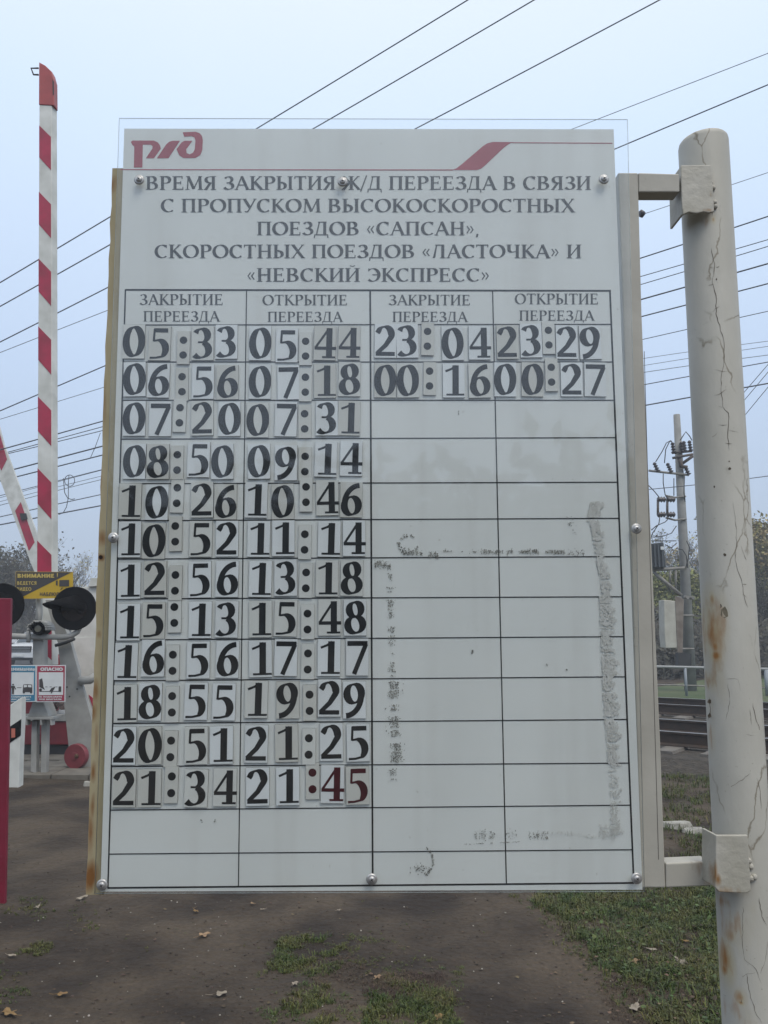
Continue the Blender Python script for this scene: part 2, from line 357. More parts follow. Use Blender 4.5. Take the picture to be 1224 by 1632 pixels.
# ------------------------------------------------------------------ railway
ballast_m = mat('ballast_stone', (.06, .05, .039), (.03, .025, .02), scale=9, rough=.95, bump=.05, bscale=22)
rail_side = mat('rust_rail', (.045, .028, .02), (.03, .022, .018), scale=12, rough=.8, bump=.001)
rail_top = mat('worn_steel', (.5, .5, .5), (.35, .34, .33), scale=12, rough=.35, metal=.9)
sleeper_m = mat('sleeper_concrete', (.17, .155, .135), (.11, .10, .09), scale=7, rough=.9, bump=.004)
stone_m = mat('stone_pale', (.30, .29, .26), (.2, .19, .17), scale=14, rough=.9, bump=.004, island=.35)
for q0, nm in ((11.8, 'near'), (16.0, 'far')):
    b = MB(); pr = [(q0 - 2.1, -.03), (q0 - 1.6, .12), (q0 + 1.6, .12), (q0 + 2.1, -.03)]
    b.prism([tr(q, -90, z) for q, z in pr], TD * 190)
    o = b.build('ballast_bed', ballast_m, kind='structure')
    track = empty('railway_track', tr(q0, 0), 'rusty-sided railway track on concrete sleepers, %s of the two beyond the sign post' % ('nearer' if nm == 'near' else 'farther'), 'railway track', 'railway tracks')
    me = None
    for k in range(170):
        t = -62 + k * .56
        c = tr(q0, t, 0)
        if me is None:
            b = MB(); b.prism([tr(q0 - 1.3, t - .13, .09), tr(q0 - 1.3, t + .13, .09), tr(q0 - 1.3, t + .11, .155), tr(q0 - 1.3, t - .11, .155)], TN * 2.6)
            o = b.build('sleeper', sleeper_m, track); me = o.data; t0 = t
        else:
            o = link(bpy.data.objects.new('sleeper', me)); o.parent = track; o.location = TD * (t - t0)
    for s in (-.76, .76):
        b = MB(); a = q0 + s
        prof = [(-.07, .155), (.07, .155), (.07, .168), (.012, .19), (.012, .30), (.036, .31), (.036, .332), (-.036, .332), (-.036, .31), (-.012, .30), (-.012, .19), (-.07, .168)]
        b.prism([tr(a + x, -90, z) for x, z in prof], TD * 190); r_ = b.build('rail', rail_side, track)
        b = MB(); b.prism([tr(a - .035, -90, .334), tr(a + .035, -90, .334), tr(a + .035, -90, .3365), tr(a - .035, -90, .3365)], TD * 190)
        o = b.build('running_surface', rail_top, None); o.parent = r_; o.location = -wloc(r_)
# loose ballast stones beside the near rail (stuff)
b = MB()
def pebble(b, c, s, n=5):
    ax = Vector((random.gauss(0, 1), random.gauss(0, 1), random.gauss(0, 1))).normalized()
    top = []; c = Vector(c)
    ring = [(math.cos(2 * math.pi * k / n + random.random() * .5) * s * random.uniform(.7, 1.2), math.sin(2 * math.pi * k / n) * s * random.uniform(.7, 1.2)) for k in range(n)]
    lo = [c + Vector((x, y, -s * .2)) for x, y in ring]; hi = [c + Vector((x * .6, y * .6, s * random.uniform(.35, .7))) for x, y in ring]
    nb = len(b.v); b.v += [tuple(v) for v in lo + hi]; b.f.append(tuple(range(nb + n, nb + 2 * n))); b.sm.append(False)
    for k in range(n):
        j = (k + 1) % n; b.f.append((nb + k, nb + j, nb + n + j, nb + n + k)); b.sm.append(False)
for k in range(5200):
    q = random.uniform(9.6, 18.2); t = random.uniform(-14, -1)
    p = tr(q, t); x = p.x / p.y * 1314 + 612
    if x < 1000: continue
    z = .12 if abs(q - 11.8) < 1.6 or abs(q - 16) < 1.6 else .06
    pebble(b, p + Vector((0, 0, z)), random.uniform(.018, .04))
b.build('ballast_stones', mat('ballast_loose', (.085, .078, .07), (.045, .04, .037), scale=9, rough=.95, island=.5), kind='stuff')

# ------------------------------------------------------------------ the timetable sign
Ud = (RT * 68988 + UP * 146 + FW * 1300).normalized(); Vd = (RT * -61 + UP * 11874 + FW * 1300).normalized()
Nd = Ud.cross(Vd).normalized();
if Nd.y > 0: Nd = -Nd
Vd = (Vd - Ud * Vd.dot(Ud)).normalized()
B0 = at(600, 816, 1.27)
def bd(x, y, off=0.0):                  # point of the board's plane (raised by off towards the viewer)
    r = ray(x, y); o = B0 + Nd * off; return CAM + r * ((o - CAM).dot(Nd) / r.dot(Nd))
def bd0(x, y, off=0.0): return bd(x, y, 0) + Nd * off
PY = 1.315; PRAD = .0415
pt = at(1121, 235, PY); pb = at(1173, 1180, PY); pax = (pt - pb).normalized()
def axis_at(z): return pb + pax * ((z - pb.z) / pax.z)
base = axis_at(0)
sign = empty('timetable_sign', base, 'tall white crossing timetable board with grey tube frame clamped to a thick peeling grey post', 'sign')

panel_m = mat('board_white', (.83, .84, .81), (.76, .77, .74), scale=4, rough=.45, bump=.0002, bscale=40, stretch=(1, 1, .35))
def drips(m):
    t = m.node_tree; p = t.nodes['Principled BSDF']; g = t.nodes.new('ShaderNodeNewGeometry'); N = t.nodes.new; Lk = t.links.new
    mp = N('ShaderNodeMapping'); mp.inputs['Scale'].default_value = (26, 26, 1.6); Lk(g.outputs['Position'], mp.inputs[0])
    n1 = N('ShaderNodeTexNoise'); n1.inputs['Scale'].default_value = 1; n1.inputs['Detail'].default_value = 5; Lk(mp.outputs[0], n1.inputs['Vector'])
    a = N('ShaderNodeMapRange'); a.inputs[1].default_value = .52; a.inputs[2].default_value = .78; a.inputs[4].default_value = .35; Lk(n1.outputs[0], a.inputs[0])
    n3 = N('ShaderNodeTexNoise'); n3.inputs['Scale'].default_value = 130; n3.inputs['Detail'].default_value = 2; Lk(g.outputs['Position'], n3.inputs['Vector'])
    d = N('ShaderNodeMapRange'); d.inputs[1].default_value = .72; d.inputs[2].default_value = .80; d.inputs[4].default_value = .8; Lk(n3.outputs[0], d.inputs[0])
    mm = N('ShaderNodeMath'); mm.operation = 'MAXIMUM'; Lk(a.outputs[0], mm.inputs[0]); Lk(d.outputs[0], mm.inputs[1])
    mx = N('ShaderNodeMixRGB'); mx.inputs[2].default_value = (.60, .585, .54, 1); Lk(mm.outputs[0], mx.inputs[0]); Lk(p.inputs['Base Color'].links[0].from_socket, mx.inputs[1]); Lk(mx.outputs[0], p.inputs['Base Color'])
drips(panel_m)
# dirt marks of old glue are separate flecks; a little vertical grime here
paint_m = mat('grey_paint', (.50, .485, .45), (.42, .405, .375), scale=14, rough=.55, bump=.0012, bscale=55, lo=.42, hi=.7)
frame_m = mat('frame_paint', (.45, .43, .375), (.39, .37, .32), scale=10, rough=.5, bump=.0006, bscale=60)
def ppt(x, y, lift=.0003):              # point on the pipe's near surface
    r = ray(x, y); p = CAM + r * (PY / r.y)
    for _ in range(4):
        ax = axis_at(p.z); dx = max(-PRAD * .97, min(PRAD * .97, p.x - ax.x)); yy = ax.y - math.sqrt(PRAD ** 2 - dx * dx) - lift
        p = CAM + r * (yy / r.y)
    return p
rust_spots = []
extra_rust = ((1141, 1045, .007, 1.5, 1.0), (1139, 1030, .005, 2.5, 1.0), (1134, 955, .004, 3, .9), (1131, 1195, .004, 6, .9), (1155, 1545, .005, 3, 1.0), (1181, 1598, .004, 1, 1.0), (1139, 1444, .006, 1, .8), (1137, 350, .004, 2, .7))
for (x, y, rad, stt, am) in ((1139, 1005, .020, 2.6, .8), (1143, 1050, .012, 5.5, .42), (1133, 960, .012, 2, .4), (1154, 972, .006, 1.5, .5), (1132, 1180, .007, 5, .55), (1128, 1120, .007, 5, .45), (1156, 1530, .0085, 4.5, .95),
                             (1168, 1475, .02, 2.6, .33), (1180, 1590, .008, 1.6, .7), (1163, 1490, .008, 2, .6), (1128, 352, .012, 1.2, .30), (1150, 1435, .03, .5, .4), (1131, 1085, .011, 1.8, .55), (1178, 1620, .02, 1.5, .35)) + extra_rust:
    p = ppt(x, y); rust_spots.append((p.x, p.y, p.z, rad, stt, am))
post_m = mat('post_paint', (.47, .455, .405), (.39, .375, .325), scale=9, rough=.55, bump=.0012, bscale=40, lo=.4, hi=.72, stretch=(1, 1, .5))
add_spots(post_m, [(x, y, z, r * 1.7, s, min(1, a * .95)) for x, y, z, r, s, a in rust_spots], (.40, .325, .16), soft=.9)
add_spots(post_m, [(x, y, z, r, s, a * .8) for x, y, z, r, s, a in rust_spots], (.27, .12, .03), soft=.6, nscale=90, namt=1.35)
b = MB(); n = 40; rings = []
ztop = at(1121, 226, PY).z
prof = [(0, 1), (ztop - .008, 1), (ztop - .002, .975), (ztop + .001, .92), (ztop + .002, .6), (ztop + .0022, .001)]
for zz, k in prof:
    c = axis_at(zz); ring = []
    for i in range(n):
        a = 2 * math.pi * i / n; dx = math.cos(a) * PRAD * k; dy = math.sin(a) * PRAD * k
        tilt = (dx * .05 + dy * .0) if zz > 1 else 0
        ring.append(c + Vector((dx, dy, tilt)))
    rings.append(ring)
nb = 0
for ring in rings: b.v += [tuple(v) for v in ring]
for r_ in range(len(rings) - 1):
    for i in range(n):
        j = (i + 1) % n; b.f.append((r_ * n + i, r_ * n + j, (r_ + 1) * n + j, (r_ + 1) * n + i)); b.sm.append(True)
post = b.build('post', post_m, sign)
def craze(m, scale, thr, lo, colr, streak=0):
    t = m.node_tree; p = t.nodes['Principled BSDF']; g = t.nodes.new('ShaderNodeNewGeometry'); N = t.nodes.new; Lk = t.links.new
    n1 = N('ShaderNodeTexNoise'); n1.inputs['Scale'].default_value = 30; n1.inputs['Detail'].default_value = 5; Lk(g.outputs['Position'], n1.inputs['Vector'])
    v1 = N('ShaderNodeVectorMath'); v1.operation = 'SCALE'; v1.inputs['Scale'].default_value = .022; Lk(n1.outputs['Color'], v1.inputs[0])
    v2 = N('ShaderNodeVectorMath'); Lk(g.outputs['Position'], v2.inputs[0]); Lk(v1.outputs[0], v2.inputs[1])
    mp = N('ShaderNodeMapping'); mp.inputs['Scale'].default_value = (1, 1, .5); Lk(v2.outputs[0], mp.inputs[0])
    vo = N('ShaderNodeTexVoronoi'); vo.feature = 'DISTANCE_TO_EDGE'; vo.inputs['Scale'].default_value = scale; Lk(mp.outputs[0], vo.inputs['Vector'])
    a = N('ShaderNodeMapRange'); a.inputs[1].default_value = thr; a.inputs[2].default_value = 0; Lk(vo.outputs['Distance'], a.inputs[0])
    n2 = N('ShaderNodeTexNoise'); n2.inputs['Scale'].default_value = 7; n2.inputs['Detail'].default_value = 4; Lk(g.outputs['Position'], n2.inputs['Vector'])
    c = N('ShaderNodeMapRange'); c.inputs[1].default_value = lo; c.inputs[2].default_value = lo + .08; Lk(n2.outputs[0], c.inputs[0])
    mu = N('ShaderNodeMath'); mu.operation = 'MULTIPLY'; Lk(a.outputs[0], mu.inputs[0]); Lk(c.outputs[0], mu.inputs[1])
    # tiny scattered dirt specks
    n3 = N('ShaderNodeTexNoise'); n3.inputs['Scale'].default_value = 240; n3.inputs['Detail'].default_value = 2; Lk(g.outputs['Position'], n3.inputs['Vector'])
    d = N('ShaderNodeMapRange'); d.inputs[1].default_value = .70; d.inputs[2].default_value = .78; d.inputs[4].default_value = .6; Lk(n3.outputs[0], d.inputs[0])
    mm = N('ShaderNodeMath'); mm.operation = 'MAXIMUM'; Lk(mu.outputs[0], mm.inputs[0]); Lk(d.outputs[0], mm.inputs[1])
    mx = N('ShaderNodeMixRGB'); mx.inputs[2].default_value = (*colr, 1); Lk(mm.outputs[0], mx.inputs[0]); Lk(p.inputs['Base Color'].links[0].from_socket, mx.inputs[1]); Lk(mx.outputs[0], p.inputs['Base Color'])
craze(post_m, 13, .018, .48, (.19, .165, .12)); craze(frame_m, 9, .008, .60, (.22, .20, .16))
crack_m = mat('crack_dark', (.07, .055, .04), (.13, .11, .085), scale=60, rough=.9)
def crack(pts, w=.0007, name='paint_crack', jit=1.4, m=None):
    b = MB(); P = []
    for (x0, y0), (x1, y1) in zip(pts[:-1], pts[1:]):
        L = math.hypot(x1 - x0, y1 - y0); k = max(2, int(L / 6))
        for i in range(k):
            f = i / k; P.append((x0 + (x1 - x0) * f + random.uniform(-jit, jit) * (i > 0), y0 + (y1 - y0) * f + random.uniform(-jit, jit) * (i > 0)))
    P.append(pts[-1])
    W = [w * 1050 * random.uniform(.3, 1.1) for _ in P]; W[0] = W[-1] = .1
    for i in range(len(P) - 1):
        (x0, y0), (x1, y1) = P[i], P[i + 1]; l = math.hypot(x1 - x0, y1 - y0) + 1e-6; nx, ny = -(y1 - y0) / l, (x1 - x0) / l
        b.poly([ppt(x0 + nx * W[i] / 2, y0 + ny * W[i] / 2), ppt(x1 + nx * W[i + 1] / 2, y1 + ny * W[i + 1] / 2), ppt(x1 - nx * W[i + 1] / 2, y1 - ny * W[i + 1] / 2), ppt(x0 - nx * W[i] / 2, y0 - ny * W[i] / 2)])
    return b
chip_m = mat('chip_bare', (.22, .19, .13), (.14, .12, .085), scale=120, rough=.9)
def addc(pts, w=.0009, jit=1.2):
    crack(pts, w, jit=jit).build('paint_crack', crack_m, sign)
addc([(1134, 395), (1139, 420), (1135, 450), (1141, 470), (1141, 500), (1154, 545), (1154, 575), (1149, 605), (1150, 630), (1152, 648), (1161, 658), (1160, 690), (1162, 718)], .0010)
for s in ([(1130, 425), (1139, 427)], [(1141, 426), (1147, 424)], [(1128, 455), (1138, 453)], [(1132, 498), (1140, 492), (1147, 488)], [(1140, 589), (1159, 592)], [(1138, 630), (1150, 626), (1158, 620)], [(1145, 648), (1152, 650)], [(1145, 677), (1160, 677)], [(1161, 686), (1177, 689)], [(1155, 706), (1167, 707)],
          [(1131, 950), (1130, 975), (1131, 992)], [(1138, 930), (1136, 942)], [(1130, 948), (1138, 944)],
          [(1170, 880), (1176, 910), (1183, 930), (1186, 950), (1192, 968)], [(1183, 931), (1190, 932)], [(1184, 947), (1190, 952)], [(1181, 870), (1186, 884), (1190, 893)],
          [(1127, 1085), (1131, 1100)], [(1142, 1090), (1145, 1100)], [(1130, 1110), (1132, 1135), (1128, 1150)], [(1158, 1082), (1176, 1083), (1180, 1100)], [(1160, 1090), (1163, 1120), (1155, 1158)],
          [(1200, 1120), (1206, 1150), (1214, 1170)], [(1195, 1130), (1198, 1155)], [(1140, 1263), (1160, 1256), (1172, 1250), (1188, 1238), (1196, 1232)], [(1206, 1240), (1212, 1262), (1214, 1290)],
          [(1189, 1170), (1202, 1172)], [(1128, 700), (1136, 696), (1144, 688)], [(1168, 800), (1174, 850), (1172, 890)],
          [(1184, 1445), (1184, 1475), (1183, 1500), (1187, 1530), (1205, 1545), (1214, 1568)], [(1178, 1560), (1190, 1552), (1204, 1550)], [(1190, 1552), (1196, 1590), (1206, 1618), (1215, 1632)], [(1210, 1430), (1214, 1460), (1222, 1475)], [(1223, 1500), (1220, 1530), (1212, 1552)],
          [(1152, 1585), (1166, 1592), (1172, 1590)], [(1134, 318), (1135, 345)]):
    addc(s, random.choice((.0006, .0008, .001)))
for (x, y, s) in ((1154, 976, 8), (1148, 966, 3), (1132, 768, 0), (1129, 746, 1.2), (1133, 752, 1.8), (1138, 776, 2), (1111, 618, 1.2), (1163, 747, 2.2), (1162, 735, 1.2), (1129, 813, 2), (1141, 1027, 3), (1131, 940, 2.5), (1131, 1118, 4), (1131, 1140, 3.5), (1137, 1142, 2), (1142, 445, 1.5), (1155, 884, 2.4), (1155, 1160, 1.6), (1140, 1590, 4), (1163, 1480, 3), (1180, 1596, 3)):
    if s:
        cb = MB(); cb.poly([ppt(x + s * random.uniform(.6, 1.15) * math.cos(a), y + s * 1.2 * random.uniform(.6, 1.15) * math.sin(a)) for a in [i * math.pi / 4.5 for i in range(9)]]); cb.build('paint_chip', chip_m if s > 7 else crack_m, sign)

# tube frame behind the board
def bslab(name, m, parent, pts, off, thick, bevel=0):
    b = MB(); b.prism([bd(x, y, off) for x, y in pts], -Nd * thick); return b.build(name, m, parent, bevel)
bslab('frame_upright', frame_m, sign, [(985, 275), (1017, 275), (1023, 500), (1039, 880), (1052.6, 1180), (1061, 1415), (1022, 1415), (1010, 1000), (993, 500)], -.0045, .040, .002)
bslab('frame_arm', frame_m, sign, [(1017.4, 275), (1083, 277), (1083.5, 306), (1018, 306)], -.0045, .030, .002)
bslab('frame_arm', frame_m, sign, [(1061.2, 1376), (1130, 1373), (1133, 1412), (1061.4, 1415)], -.0045, .030, .002)
seam_m = mat('seam_dark', (.12, .11, .1), rough=.8)
bslab('frame_seam', seam_m, sign, [(1026.5, 560), (1027.3, 560), (1050.2, 1370), (1049.2, 1370)], -.0042, .0008)
# rusty angle at the left edge
ang_m = mat('rusty_angle_paint', (.40, .345, .22), (.33, .27, .15), scale=22, rough=.7, bump=.0012, bscale=60, stretch=(1, 1, .4))
sp_ = []
for (x, y, r_, s_, a_) in ((162, 858, .012, 1.8, .6), (160, 888, .010, 1, 1.0), (150, 1100, .01, 3, .6), (148, 1135, .008, 3, .65), (147, 1230, .007, 4, .7), (143, 1330, .010, 5, .75), (143, 1400, .014, 2.5, 1.0), (156, 1010, .006, 2, .6), (151, 1180, .006, 6, .6), (176, 290, .012, 2, .5), (171, 430, .006, 10, .45), (165, 650, .006, 12, .45), (160, 760, .005, 8, .55), (146, 1290, .006, 6, .7)):
    p = bd(x, y, 0); sp_.append((p.x, p.y, p.z, r_, s_, a_))
add_spots(ang_m, sp_, (.20, .085, .02), nscale=70)
L = [(179, 268)]
for y in range(300, 1421, 28): L.append((179 - 42 * (y - 268) / 1155 + random.uniform(-1.2, 1.2), y))
L.append((137, 1426))
bslab('angle_iron', ang_m, sign, L + [(162, 1426), (199, 268)], -.0045, .004)
b = MB(); b.prism([bd(199, 268, -.0095), bd(203, 268, -.0095), bd(166, 1426, -.0095), bd(162, 1426, -.0095)], -Nd * .03); b.build('angle_iron', ang_m, sign)
blot = MB()
blot.poly([bd(160.5 + 3.4 * math.cos(a), 888 + 3.4 * math.sin(a), -.0042) for a in [i * math.pi / 5 for i in range(10)]])
blot.build('drill_hole', mat('hole_dark', (.02, .01, .006), rough=.9), sign)
# white panel
bslab('panel', panel_m, sign, [(198, 205), (978, 206), (1024, 1418), (160, 1421)], 0, .003)
ink = mat('print_ink', (.018, .019, .021), (.014, .015, .017), scale=30, rough=.5)
ink_t = mat('title_ink', (.075, .078, .080), (.060, .063, .066), scale=30, rough=.5)
red_p = mat('print_red', (.42, .085, .11), (.37, .075, .095), scale=12, rough=.45)
red_refl = mat('digit_red_reflection', (.085, .008, .014), (.05, .006, .010), scale=25, rough=.5)  # red reflection in the cover, painted into the characters' colour
def lmap(base_off): return lambda x, y, l: bd0(x, y, base_off + l)
def line_px(b, x0, y0, x1, y1, w, off):
    l = math.hypot(x1 - x0, y1 - y0); nx, ny = -(y1 - y0) / l * w / 2, (x1 - x0) / l * w / 2
    b.poly([bd0(x0 + nx, y0 + ny, off), bd0(x1 + nx, y1 + ny, off), bd0(x1 - nx, y1 - ny, off), bd0(x0 - nx, y0 - ny, off)])
for s, x0, x1, yt, yb in (('ВРЕМЯ ЗАКРЫТИЯ Ж/Д ПЕРЕЕЗДА В СВЯЗИ', 232, 942, 281, 302.5), ('С ПРОПУСКОМ ВЫСОКОСКОРОСТНЫХ', 256, 916, 317, 338.5), ('ПОЕЗДОВ «САПСАН»,', 409, 765, 353.5, 375),
                          ('СКОРОСТНЫХ ПОЕЗДОВ «ЛАСТОЧКА» И', 246, 927, 390, 411.5), ('«НЕВСКИЙ ЭКСПРЕСС»', 393, 781, 427.5, 449)):
    b = MB(); text_px(b, s, x0, x1, yt, yb, lmap(.0003), W=.165); b.build('lettering', ink_t, sign)
for s, x0, x1, yt, yb in (('ЗАКРЫТИЕ', 222, 356, 469, 486), ('ПЕРЕЕЗДА', 228, 350, 496, 512.5), ('ОТКРЫТИЕ', 418, 554, 470, 486.5), ('ПЕРЕЕЗДА', 426, 546, 497, 513),
                          ('ЗАКРЫТИЕ', 619, 750, 470, 486.5), ('ПЕРЕЕЗДА', 625, 745, 497, 513), ('ОТКРЫТИЕ', 820, 954, 468, 485), ('ПЕРЕЕЗДА', 827, 947, 495, 511)):
    b = MB(); text_px(b, s, x0, x1, yt, yb, lmap(.0003), W=.15); b.build('lettering', ink_t, sign)
# ruled table
b = MB(); lv = .0003
def lx(y): return 200 + (172 - 200) * (y - 461) / 954
def rx(y): return 972 + (1010 - 972) * (y - 463) / 943
for i, (x0, y0, x1, y1, w) in enumerate([(200, 462, 972, 463.5, 2.8), (200, 461, 172, 1416, 2.4), (972, 462, 1010, 1407, 2.8), (172, 1415, 1010, 1407, 2.8), (393, 462, 380, 1413, 1.7), (590, 462, 594, 1411, 2.8), (785, 463, 807, 1409, 1.8)]):
    line_px(b, x0, y0, x1, y1, w, lv + .00002 * i)
for i, (yl, yr) in enumerate([(518, 517), (577, 577), (638, 638), (700, 697.5), (771, 768.5), (830, 826), (891, 887), (954.5, 951), (1020, 1014.5), (1085, 1078.5), (1153, 1146.5), (1221.5, 1216), (1291, 1283), (1361, 1354)]):
    line_px(b, lx(yl), yl, rx(yr), yr, 1.7, lv + .00016 + .00001 * i)
b.build('table_rules', ink, sign)
# red header rule, ribbon and emblem
b = MB()
line_px(b, 192, 270.5, 722, 271, 1.6, lv); line_px(b, 816, 227.6, 976, 228.4, 1.4, lv)
b.poly([bd0(580 + x / 2.72, 180 + y / 2.72, lv + .00003) for x, y in [(380, 248), (400, 241), (425, 222), (515, 145), (535, 132), (560, 126), (650, 127), (630, 134), (605, 152), (525, 228), (508, 242), (490, 248)]])
b.build('header_ribbon', red_p, sign)
b = MB()
EM = lambda pts, o: b.poly([bd0(170 + x / 2.72, 180 + y / 2.72, lv + o) for x, y in pts])
EM([(105, 126), (112, 120), (205, 120), (222, 128), (232, 142), (235, 155), (205, 197), (170, 197), (198, 155), (199, 145), (192, 138), (157, 138), (155, 237), (118, 237), (120, 146), (112, 140)], 0)
EM([(218, 197), (258, 137), (270, 126), (285, 121), (318, 121), (268, 197)], .00003)
EM([(330, 84), (385, 82), (403, 88), (413, 100), (417, 118), (415, 160), (407, 182), (385, 196), (332, 196), (315, 184), (303, 158), (325, 128), (338, 121), (372, 121), (345, 158), (347, 174), (360, 180), (375, 172), (382, 158), (385, 120), (380, 106), (368, 101), (336, 104)], .00006)
b.build('emblem', red_p, sign)

# number cards
card_ms = [mat('card_%d' % i, c, tuple(v * .94 for v in c), scale=9, rough=.5) for i, c in enumerate([(.84, .86, .86), (.75, .75, .71), (.68, .67, .62), (.80, .815, .81)])]
edge_m = mat('card_edge', (.14, .14, .13), rough=.8)
PXM = (bd(613, 800) - bd(612, 800)).length
card_mesh = {}
def card_parts(kind, mi, red=False):
    key = (kind, mi)
    if key in card_mesh: return card_mesh[key]
    w, h = (.0355, .0565) if kind != ':' else (.0205, .0545)
    me = bpy.data.meshes.new('number_card'); t = .0012
    t = .0018; v = [(-w / 2, -h / 2, 0), (w / 2, -h / 2, 0), (w / 2, h / 2, 0), (-w / 2, h / 2, 0)]; v += [(x * .985, y * .99, t) for x, y, z in v]
    me.from_pydata(v, [], [(4, 5, 6, 7), (0, 1, 5, 4), (1, 2, 6, 5), (2, 3, 7, 6), (3, 0, 4, 7)]); me.materials.append(card_ms[mi]); me.materials.append(edge_m)
    for i in range(1, 5): me.polygons[i].material_index = 1
    # thin dark outline of the cut card
    card_mesh[key] = me; return me
dig_mesh = {}
def dig(ch, red):
    key = (ch, red)
    if key in dig_mesh: return dig_mesh[key]
    v = []; f = []
    H = .0495
    if ch == ':':
        for cy, zz in ((.0122, 0), (-.0122, 0)):
            n0 = len(v); v += [(.0061 * math.cos(2 * math.pi * i / 20), cy + .0061 * math.sin(2 * math.pi * i / 20), .0020) for i in range(20)]; f.append(tuple(range(n0, n0 + 20)))
    else:
        polys, w = text_polys(ch, W=.205, tmin=.04)
        wd = {'1': .68}.get(ch, w)
        for q, z in polys:
            n0 = len(v); v += [((p[0] - .36) * H, (p[1] - .5) * H, .0020 + .00003 * z) for p in q]; f.append((n0, n0 + 1, n0 + 2, n0 + 3))
    me = bpy.data.meshes.new('digit'); me.from_pydata(v, [], f); me.materials.append(red_refl if red else ink); dig_mesh[key] = me; return me
rot0 = Matrix((Ud, Vd, Nd)).transposed().to_4x4()
rows = [
 ('05:33', [(214, 545), (255, 548), (293, 555), (323.5, 547.7), (361.5, 545.6)]), ('05:44', [(415, 548), (457.4, 551), (487, 556.6), (518, 547.7), (556.5, 547)]),
 ('06:56', [(215.3, 605), (253.3, 607), (290.5, 613), (324, 609), (363, 610)]), ('07:18', [(414.6, 609), (460, 610), (487, 614), (518, 607.4), (557, 605)]),
 ('07:20', [(215, 667.5), (256, 668), (287, 662.5), (323, 667), (366, 668)]), ('07:31', [(411, 670), (456, 668.5), (486, 672), (521, 667), (556.5, 667)]),
 ('08:50', [(215, 735.6), (252.4, 736), (283, 737.5), (317, 733), (355, 736)]), ('09:14', [(413.4, 735.6), (456, 738), (486.4, 740), (519.5, 732.4), (559.7, 731)]),
 ('10:26', [(208, 799), (251, 800.7), (283, 790), (322.5, 796.8), (360, 800)]), ('10:46', [(408.7, 797), (451, 799.6), (488, 788.6), (521.6, 793.5), (560, 796.8)]),
 ('10:52', [(207.5, 859.7), (246, 862), (280.4, 851), (320.7, 859), (362.4, 858.6)]), ('11:14', [(412.7, 859), (452, 858), (486, 864), (524.8, 859), (564.4, 858)]),
 ('12:56', [(206.7, 925.4), (248, 922.6), (280.4, 929), (319, 923.6), (362.4, 922.6)]), ('13:18', [(415.2, 922.6), (455.5, 921), (487.5, 925), (521.2, 921.8), (560.8, 921)]),
 ('15:13', [(205.8, 991.3), (245.7, 988.7), (278.8, 980), (319.7, 987.6), (362, 986.8)]), ('15:48', [(415.5, 986.5), (455.7, 985), (490.7, 990.5), (525.3, 983.8), (565.9, 983.8)]),
 ('16:56', [(202, 1054), (244.6, 1048.5), (276, 1056), (316.7, 1051.5), (363, 1050.7)]), ('17:17', [(415.5, 1049.6), (456, 1047.7), (490.7, 1054), (524.5, 1047.7), (569.6, 1047)]),
 ('18:55', [(200.6, 1121), (240, 1118), (275.4, 1122), (313, 1117), (357.3, 1118)]), ('19:29', [(408.8, 1114), (458.8, 1115), (493.7, 1119.6), (525.3, 1112), (565, 1115)]),
 ('20:51', [(198.7, 1188), (240, 1187.5), (272.7, 1193), (313.3, 1187.5), (353.5, 1186.7)]), ('21:25', [(408.8, 1185), (457, 1183.7), (492.6, 1189), (528.3, 1182), (571, 1183)]),
 ('21:34', [(198.7, 1255.4), (239, 1255.4), (273.7, 1250), (313.3, 1255.4), (359, 1254)]), ('21:45', [(411, 1253), (459, 1252), (498.3, 1244), (530, 1249), (570, 1251)]),
 ('23:04', [(614.2, 544), (649, 544), (681.4, 541), (721, 547.8), (764, 547)]), ('23:29', [(808.3, 546), (846, 543.5), (873.7, 539), (902.5, 546), (940, 546.3)]),
 ('00:16', [(614, 607), (649.8, 607), (684.7, 604), (722.8, 607), (763.8, 607.4)]), ('00:27', [(804.7, 605.3), (848, 605.3), (878.4, 598), (910.4, 605.3), (948, 605.3)])]
base_off = .0008
ci = 0
for txt, pos in rows:
    for i, (ch, (x, y)) in enumerate(zip(txt, pos)):
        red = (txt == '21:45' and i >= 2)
        mi = random.choice((1, 2)) if ch == ':' else random.choice((0, 0, 1, 2, 3))
        me = card_parts(':' if ch == ':' else 'd', mi)
        o = link(bpy.data.objects.new('number_card', me)); o.parent = sign
        rz = Matrix.Rotation(R(random.uniform(-1.3, 1.3)), 4, 'Z')
        loc = bd0(x, y, base_off + .00035 * (ci % 3)) + (Vector((0, 0, 0)))
        o.matrix_local = Matrix.Translation(loc - base) @ rot0 @ rz
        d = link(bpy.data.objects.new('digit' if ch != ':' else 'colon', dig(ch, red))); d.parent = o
        if red: d['label'] = 'dark red printed character'  # the red is a reflection in the cover, painted into the character's colour
        d.location = (random.uniform(-.0004, .0004), 0, 0)
        ci += 1
